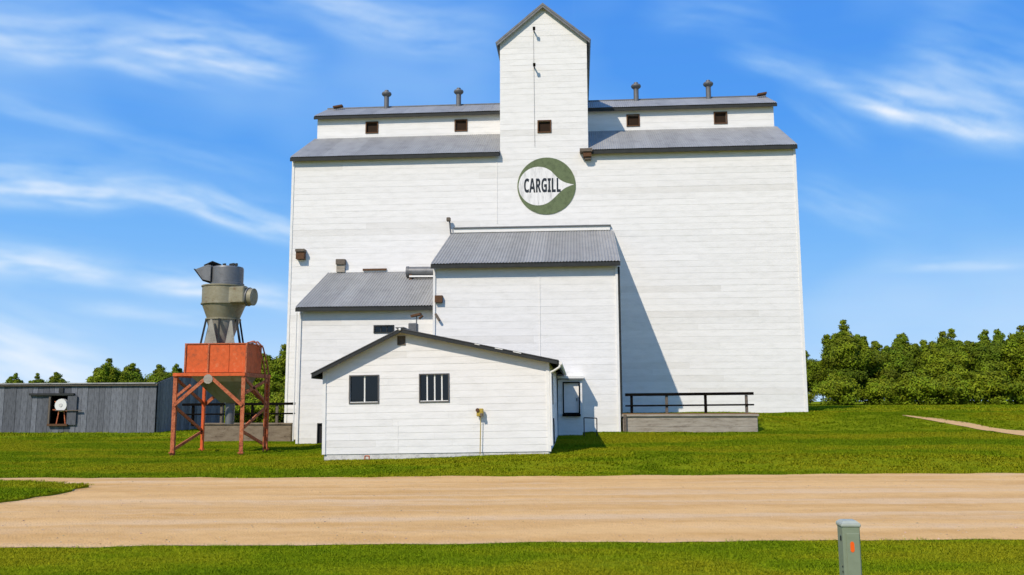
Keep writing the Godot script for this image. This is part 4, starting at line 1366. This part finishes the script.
# ------------------------------------------------------------------ small things
func make_small_things() -> void:
	# utility pedestal
	var B := Vector3(2.178, 0.0, -7.38)
	var t := thing("utility_pedestal", "green-grey metal utility pedestal with orange sticker in the front grass", "utility box", B)
	t.scale = Vector3(0.8, 1.0, 0.85)
	pbox("body", M.pedestal, t, Vector3(0, 0.42, 0), Vector3(0.172, 0.86, 0.17), 0.008)
	pbox("door", M.pedestal, t, Vector3(0.012, 0.395, 0.089), Vector3(0.128, 0.80, 0.012), 0.004)
	var g := Geo.new()
	g.box(Vector3(0, 0.857, 0), Vector3(0.192, 0.03, 0.19), Basis.IDENTITY, 0.008)
	var p0 := [Vector3(-0.092, 0.871, 0.091), Vector3(0.092, 0.871, 0.091), Vector3(0.092, 0.871, -0.091), Vector3(-0.092, 0.871, -0.091)]
	var p1 := [Vector3(-0.062, 0.892, 0.06), Vector3(0.062, 0.892, 0.06), Vector3(0.062, 0.892, -0.06), Vector3(-0.062, 0.892, -0.06)]
	for k in 4:
		var n: Vector3 = (p0[k] + p0[(k + 1) % 4]) * Vector3(1, 0, 1)
		g.quad(p0[k], p0[(k + 1) % 4], p1[(k + 1) % 4], p1[k], (n.normalized() + UY * 1.4).normalized())
	g.quad(p1[0], p1[1], p1[2], p1[3], UY)
	put(g, "cap", M.pedestal_cap, t)
	g = Geo.new()
	var ov := PackedVector2Array()
	for k in 24:
		var a := TAU * k / 24
		ov.append(Vector2(cos(a) * 0.02, sin(a) * 0.02 + (0.022 if sin(a) > 0 else -0.022)))
	g.prism(ov, Vector3(0.0, 0.69, 0.0955), RX, UY, FZ, 0, 0.002)
	put(g, "sticker", M.sticker, t)
	for y in [0.53, 0.49]:
		pbox("bolt", M.iron, t, Vector3(-0.088, y, 0.045), Vector3(0.01, 0.015, 0.015), 0.003)
	pbox("latch", M.iron, t, Vector3(-0.089, 0.75, 0.03), Vector3(0.012, 0.04, 0.02), 0.003)

	# yellow meter on the office wall
	B = Vector3(-2.93, 0.42, -25.93)
	t = thing("gas_meter", "small yellow gas meter with thin pipe on the office wall", "meter", B)
	pbox("meter_body", M.yellow, t, Vector3(0.0, 1.13, 0.07), Vector3(0.20, 0.24, 0.14), 0.025)
	g = Geo.new()
	g.tube(Vector3(-0.07, 1.20, 0.12), Vector3(-0.07, 1.20, 0.17), 0.06, 0.055, 14)
	put(g, "dial", M.brown, t)
	pbox("regulator", M.old_wood, t, Vector3(0.05, 1.06, 0.15), Vector3(0.08, 0.1, 0.06), 0.01)
	g = Geo.new()
	g.tube(Vector3(0.02, 1.02, 0.05), Vector3(0.0, -0.1, 0.05), 0.013, 0.013, 6)
	put(g, "pipe", M.yellow, t)
	# orange pipe hoop at the foot of the office wall
	t = thing("pipe_stub", "bent rusty orange pipe stub at foot of office wall", "pipe", Vector3(-6.33, 0.0, -25.8))
	var P := [Vector3(-0.06, -0.05, 0), Vector3(-0.06, 0.27, 0), Vector3(0.07, 0.27, 0), Vector3(0.07, -0.05, 0)]
	for k in 3:
		g = Geo.new()
		g.tube(P[k], P[k + 1], 0.02, 0.02, 8)
		put(g, "pipe", M.rusty, t)

# ------------------------------------------------------------------ trees
func make_tree(H: float, R: float, base: float, clumps: int, leaves: int, green: Color, top_spike: float, sd: int) -> Array:
	var r := RandomNumberGenerator.new()
	r.seed = sd
	var trunk := Geo.new()
	var crown := Geo.new()
	var lean := Vector3(r.randf_range(-0.3, 0.3), 0, r.randf_range(-0.3, 0.3))
	var pts := []
	for k in 7:
		var t := k / 6.0
		pts.append(Vector3(0, H * 0.86 * t - 0.2, 0) + lean * t * t + Vector3(r.randf_range(-0.12, 0.12), 0, r.randf_range(-0.12, 0.12)) * t)
	for k in 6:
		trunk.tube(pts[k], pts[k + 1], lerpf(0.17, 0.03, k / 6.0) * H / 8.0, lerpf(0.17, 0.03, (k + 1) / 6.0) * H / 8.0, 7, false)
	var centers := []
	# a few leaders give the crown an uneven outline
	var leaders := []
	for k in 8:
		var a := TAU * k / 8 + r.randf() * 0.7
		leaders.append(Vector3(cos(a) * R * r.randf_range(0.2, 0.75), H * r.randf_range(0.68, 0.93), sin(a) * R * r.randf_range(0.2, 0.75)))
	leaders.append(Vector3(lean.x, H, lean.z))
	for k in clumps:
		var t := pow(r.randf(), 0.8)
		var y := lerpf(base, H * 0.80, t)
		var prof := sin(PI * clampf(0.12 + 0.80 * t, 0, 1))
		var a := r.randf() * TAU
		var rad := R * prof * sqrt(r.randf_range(0.15, 1.0)) * (0.82 + 0.22 * sin(a * 3.0 + sd))
		centers.append([Vector3(cos(a) * rad, y, sin(a) * rad), r.randf_range(0.14, 0.26) * R + 0.2, 0.68])
	for l in leaders:
		for k in 8:
			var t := k / 7.0
			centers.append([l.lerp(Vector3(l.x * 0.6, H * 0.52, l.z * 0.6), t) + Vector3(r.randf_range(-0.4, 0.4), r.randf_range(-0.2, 0.2), r.randf_range(-0.4, 0.4)) * (0.35 + t), lerpf(0.06, 0.34, pow(t, 0.7)) * R * top_spike + 0.12, 0.95])
	for k in mini(16, centers.size()):
		var c: Vector3 = centers[k * centers.size() / 16][0]
		var y0 := clampf(c.y * 0.6, 0.5, H * 0.7)
		var s: Vector3 = pts[0].lerp(pts[6], y0 / (H * 0.86))
		var mid := s.lerp(c, 0.5) + Vector3(0, 0.25, 0)
		trunk.tube(s, mid, 0.05 * H / 8, 0.035 * H / 8, 5, false)
		trunk.tube(mid, c, 0.035 * H / 8, 0.012 * H / 8, 5, false)
	for cl in centers:
		var tone := r.randf_range(0.6, 1.35)
		var yel := r.randf_range(0.9, 1.15)
		for k in int(leaves * clampf(cl[1] / 0.6, 0.12, 1.2)):
			var d := Vector3(r.randfn(), r.randfn() * 0.8, r.randfn()).normalized()
			var rr: float = cl[1] * (pow(r.randf(), 0.45) + (r.randf() * 0.35 if r.randf() < 0.2 else 0.0)) * 1.25
			var p: Vector3 = cl[0] + d * rr * Vector3(1.12, cl[2], 1.12)
			var nn := (d + Vector3(r.randfn(), r.randfn() + 0.5, r.randfn()) * 0.42).normalized()
			var u := nn.cross(Vector3(r.randfn(), r.randfn(), r.randfn())).normalized()
			var w := nn.cross(u)
			var s := r.randf_range(0.06, 0.12)
			var f := tone * r.randf_range(0.9, 1.1)
			crown.tint = Color(green.r * f * yel, green.g * f, green.b * f)
			crown.tri(p - u * s * 1.3, p + w * s * 0.6 + nn * s * 0.15, p - w * s * 0.6 + nn * s * 0.15, nn)
			crown.tri(p + u * s * 1.3, p + w * s * 0.6 + nn * s * 0.15, p - w * s * 0.6 + nn * s * 0.15, nn)
	return [trunk.commit(), crown.commit(true)]

func make_trees() -> void:
	var g1 := Color(0.128, 0.172, 0.008)
	var g2 := Color(0.15, 0.195, 0.009)
	var g3 := Color(0.102, 0.148, 0.008)
	var kinds := [make_tree(7.4, 2.6, 0.5, 46, 520, g1, 0.58, 1), make_tree(6.2, 2.5, 0.25, 46, 520, g2, 0.6, 2), make_tree(6.6, 2.3, 0.4, 46, 520, g3, 0.55, 3), make_tree(5.6, 2.6, 0.2, 46, 520, g1, 0.62, 4), make_tree(2.6, 1.7, 0.1, 34, 240, g2, 0.8, 5)]
	# name, label, x, z, kind, scale, turn, group
	var T := [
		["broadleaf_tree", "tallest loose-crowned green tree just right of the elevator", 24.0, -79, 0, 1.0, 0.4],
		["broadleaf_tree", "small green tree half hidden behind the elevator's right edge", 20.6, -80, 3, 0.85, 1.4],
		["broadleaf_tree", "second front-row tree right of the elevator, after the tallest", 27.4, -81, 3, 1.0, 2.0],
		["broadleaf_tree", "third front-row tree right of the elevator in the right tree line", 29.9, -82, 2, 0.98, 0.9],
		["broadleaf_tree", "pale green bushy tree, fourth in the front row right of the elevator", 32.6, -80, 1, 0.92, 3.1],
		["broadleaf_tree", "fifth front-row tree right of the elevator in the right tree line", 34.6, -83, 0, 0.92, 4.1],
		["broadleaf_tree", "dark dense tree, second from the right picture edge", 37.0, -81, 2, 1.0, 5.0],
		["broadleaf_tree", "broad green tree standing just inside the right picture edge", 39.6, -80, 1, 1.08, 1.1],
		["broadleaf_tree", "tree mostly cut by the right picture edge", 42.6, -81, 0, 0.98, 2.4],
		["broadleaf_tree", "darker tree in the second row behind the tallest right tree", 25.9, -86, 2, 1.05, 2.2],
		["broadleaf_tree", "back-row tree showing between third and fourth front trees at right", 31.4, -87, 0, 0.9, 3.3],
		["broadleaf_tree", "back-row tree showing between fifth and sixth front trees at right", 36.0, -88, 1, 1.1, 0.5],
		["broadleaf_tree", "back-row tree nearest the right picture edge", 41.2, -88, 2, 1.08, 1.7],
		["broadleaf_tree", "green tree showing between the orange tower and the elevator", -24.4, -70, 1, 0.98, 0.6],
		["broadleaf_tree", "smaller tree behind the orange tower's lower legs", -26.9, -71, 3, 0.85, 1.9],
		["broadleaf_tree", "pale tree rising highest above the grey shed roof", -47.9, -85, 1, 0.93, 2.2],
		["broadleaf_tree", "round tree beside the highest one above the grey shed", -46.2, -86, 3, 0.95, 0.3],
		["broadleaf_tree", "small treetop over the shed roof near its right end", -42.8, -86, 3, 0.92, 4.2],
		["broadleaf_tree", "treetop just left of the orange tower over the shed", -40.6, -85, 2, 0.80, 5.1],
		["broadleaf_tree", "leftmost small treetop above the grey shed roof", -58.6, -86, 2, 0.68, 1.2],
		["broadleaf_tree", "second small treetop from the left above the shed roof", -56.0, -86, 0, 0.60, 2.8],
		["broadleaf_tree", "third small treetop from the left above the shed roof", -53.8, -86, 3, 0.80, 3.7],
		["shrub", "low leafy shrub at the foot of the tallest right tree", 22.4, -76.5, 4, 1.0, 0.0],
		["shrub", "low shrub under the second front-row tree right of the elevator", 26.0, -76.8, 4, 0.9, 1.0],
		["shrub", "low shrub under the third front-row tree right of the elevator", 29.0, -76.6, 4, 1.1, 2.0],
		["shrub", "low shrub under the pale bushy tree in the right tree line", 32.0, -77.0, 4, 1.0, 3.0],
		["shrub", "low shrub under the fifth front-row tree at right", 35.2, -76.8, 4, 1.15, 4.0],
		["shrub", "low shrub under the dark dense tree, second from right edge", 38.4, -77.0, 4, 1.0, 5.0],
		["shrub", "low shrub cut by the right picture edge", 41.4, -76.8, 4, 1.1, 0.5],
		["shrub", "low shrub behind the left concrete wall near the elevator", -21.6, -62.0, 4, 0.9, 0.8],
		["shrub", "low shrub behind the orange tower and the railing", -24.5, -63.0, 4, 0.85, 2.3]]
	for a in T:
		var x: float = a[2]
		var z: float = a[3]
		var t := thing(a[0], a[1], "tree" if a[0] == "broadleaf_tree" else "shrub", Vector3(x, ground_h(x, z), z), "trees around the site" if a[0] == "broadleaf_tree" else "shrubs under the trees")
		t.rotation.y = a[6]
		t.scale = Vector3(1, 1, 1) * a[5]
		put(kinds[a[4]][0], "trunk" if a[0] == "broadleaf_tree" else "stems", M.bark, t)
		put(kinds[a[4]][1], "crown" if a[0] == "broadleaf_tree" else "foliage", M.leaf, t)

# ------------------------------------------------------------------ grass
func tuft(blades: int, spread: float, h: float, w: float, sd: int) -> ArrayMesh:
	var r := RandomNumberGenerator.new()
	r.seed = sd
	var g := Geo.new()
	for k in blades:
		var a := r.randf() * TAU
		var rad := spread * sqrt(r.randf())
		var p := Vector3(cos(a) * rad, -0.005, sin(a) * rad)
		var b := r.randf() * TAU
		var side := Vector3(cos(b), 0, sin(b)) * w * r.randf_range(0.7, 1.3)
		var hh := h * r.randf_range(0.5, 1.2)
		var bend := Vector3(r.randfn(), 0, r.randfn()) * hh * 0.85
		var f := r.randf_range(0.86, 1.14)
		g.tint = Color(f * r.randf_range(0.94, 1.08), f, f)
		var mid := p + Vector3(0, hh * 0.6, 0) + bend * 0.4
		var tip := p + Vector3(0, hh, 0) + bend
		var nn := side.cross(UY).normalized()
		nn = (nn * 0.6 + UY).normalized()
		g.tri(p - side, p + side, mid + side * 0.7, nn)
		g.tri(p - side, mid + side * 0.7, mid - side * 0.7, nn)
		g.tri(mid - side * 0.7, mid + side * 0.7, tip, nn)
	return g.commit(true)

func make_grass() -> void:
	var patch := noise(301, 0.09, 4)
	var fine := noise(303, 0.6, 3)
	var col := func(x: float, z: float) -> Color:
		var p := patch.get_noise_2d(x * 1.1, z * 2.6) * 1.5
		var q := fine.get_noise_2d(x * 0.7, z * 1.8)
		var c := Color(0.22, 0.29, 0.006).lerp(Color(0.30, 0.295, 0.010), clampf(0.4 + p * 1.2 + q * 0.8, 0, 1))
		c = c.lerp(Color(0.14, 0.215, 0.005), clampf(-p * 1.5 - q * 0.9, 0, 0.75))
		return c
	var sets := [
		["front_grass", "mown green grass of the near verge below the road", tuft(44, 0.095, 0.030, 0.0024, 1), 42000, func(): return Vector2(rng.randf_range(-11, 11), rng.randf_range(-5.5, -13.2)), true, 1.22],
		["lawn_grass", "mown grass sloping up from the road to the buildings", tuft(44, 0.20, 0.036, 0.0055, 2), 110000, func(): return Vector2(rng.randf_range(-36, 30), rng.randf_range(-15.0, -44)), false, 1.04],
		["far_grass", "distant grass beside and behind the buildings", tuft(22, 0.40, 0.07, 0.014, 3), 36000, func(): return Vector2(rng.randf_range(-55, 60), rng.randf_range(-42, -92)), false, 1.04]]
	for s in sets:
		var list := []
		var tries := 0
		while list.size() < s[3] and tries < s[3] * 3:
			tries += 1
			var q: Vector2 = s[4].call()
			if s[5] and (q.y < road_low(q.x) + 0.02): continue
			if not s[5] and q.y > road_up(q.x) and not Geometry2D.is_point_in_polygon(q, island): continue
			if not on_lawn(q.x, q.y): continue
			list.append(q)
		var mm := MultiMesh.new()
		mm.transform_format = MultiMesh.TRANSFORM_3D
		mm.use_colors = true
		mm.mesh = s[2]
		# taller growth along walls and the road edge belongs to the lawn
		var extra := []
		if s[0] == "lawn_grass":
			for e in [[-7.9, -25.85, -0.7, -25.85], [-0.6, -26.2, -0.6, -35.2], [-0.7, -35.35, 0.2, -35.35], [0.2, -36.25, 1.8, -36.25], [1.9, -36.2, 7.5, -36.2], [7.6, -41.8, 10.9, -41.85], [-12.6, -37.3, -7.9, -37.3], [-17.6, -39.85, -13.5, -39.85], [-14.6, -41.8, -12.5, -41.8], [2.0, -36.9, 7.2, -36.9], [2.0, -37.6, 7.2, -37.6], [-14.8, -30.4, -14.3, -30.4], [-12.3, -30.4, -11.8, -30.4]]:
				var L := Vector2(e[0], e[1]).distance_to(Vector2(e[2], e[3]))
				for k in int(L * 16):
					var q := Vector2(e[0], e[1]).lerp(Vector2(e[2], e[3]), rng.randf())
					extra.append(q + Vector2(rng.randfn(), rng.randfn()) * 0.09)
		mm.instance_count = list.size() + extra.size()
		for k in mm.instance_count:
			var tall := k >= list.size()
			var q: Vector2 = extra[k - list.size()] if tall else list[k]
			var y := ground_h(q.x, q.y)
			if Geometry2D.is_point_in_polygon(q, island): y = 0.085
			if q.x > 1.9 and q.x < 10.0 and q.y < -36.66 and q.y > -41.9: y = maxf(y, ramp_h(q.x, q.y))
			var sc := rng.randf_range(0.7, 1.3)
			var sy := sc * (rng.randf_range(0.7, 1.6) if tall else rng.randf_range(0.7, 1.2) * (1.9 if rng.randf() < 0.02 else 1.0))
			mm.set_instance_transform(k, Transform3D(Basis(UY, rng.randf() * TAU).scaled(Vector3(sc, sy, sc)), Vector3(q.x, y, q.y)))
			var c: Color = col.call(q.x, q.y)
			mm.set_instance_color(k, c * rng.randf_range(0.93, 1.07) * s[6])
		var mi := MultiMeshInstance3D.new()
		mi.name = s[0]
		mi.multimesh = mm
		mi.material_override = M.grass
		add_child(mi)
		tag(mi, s[1], "grass", "", "stuff")
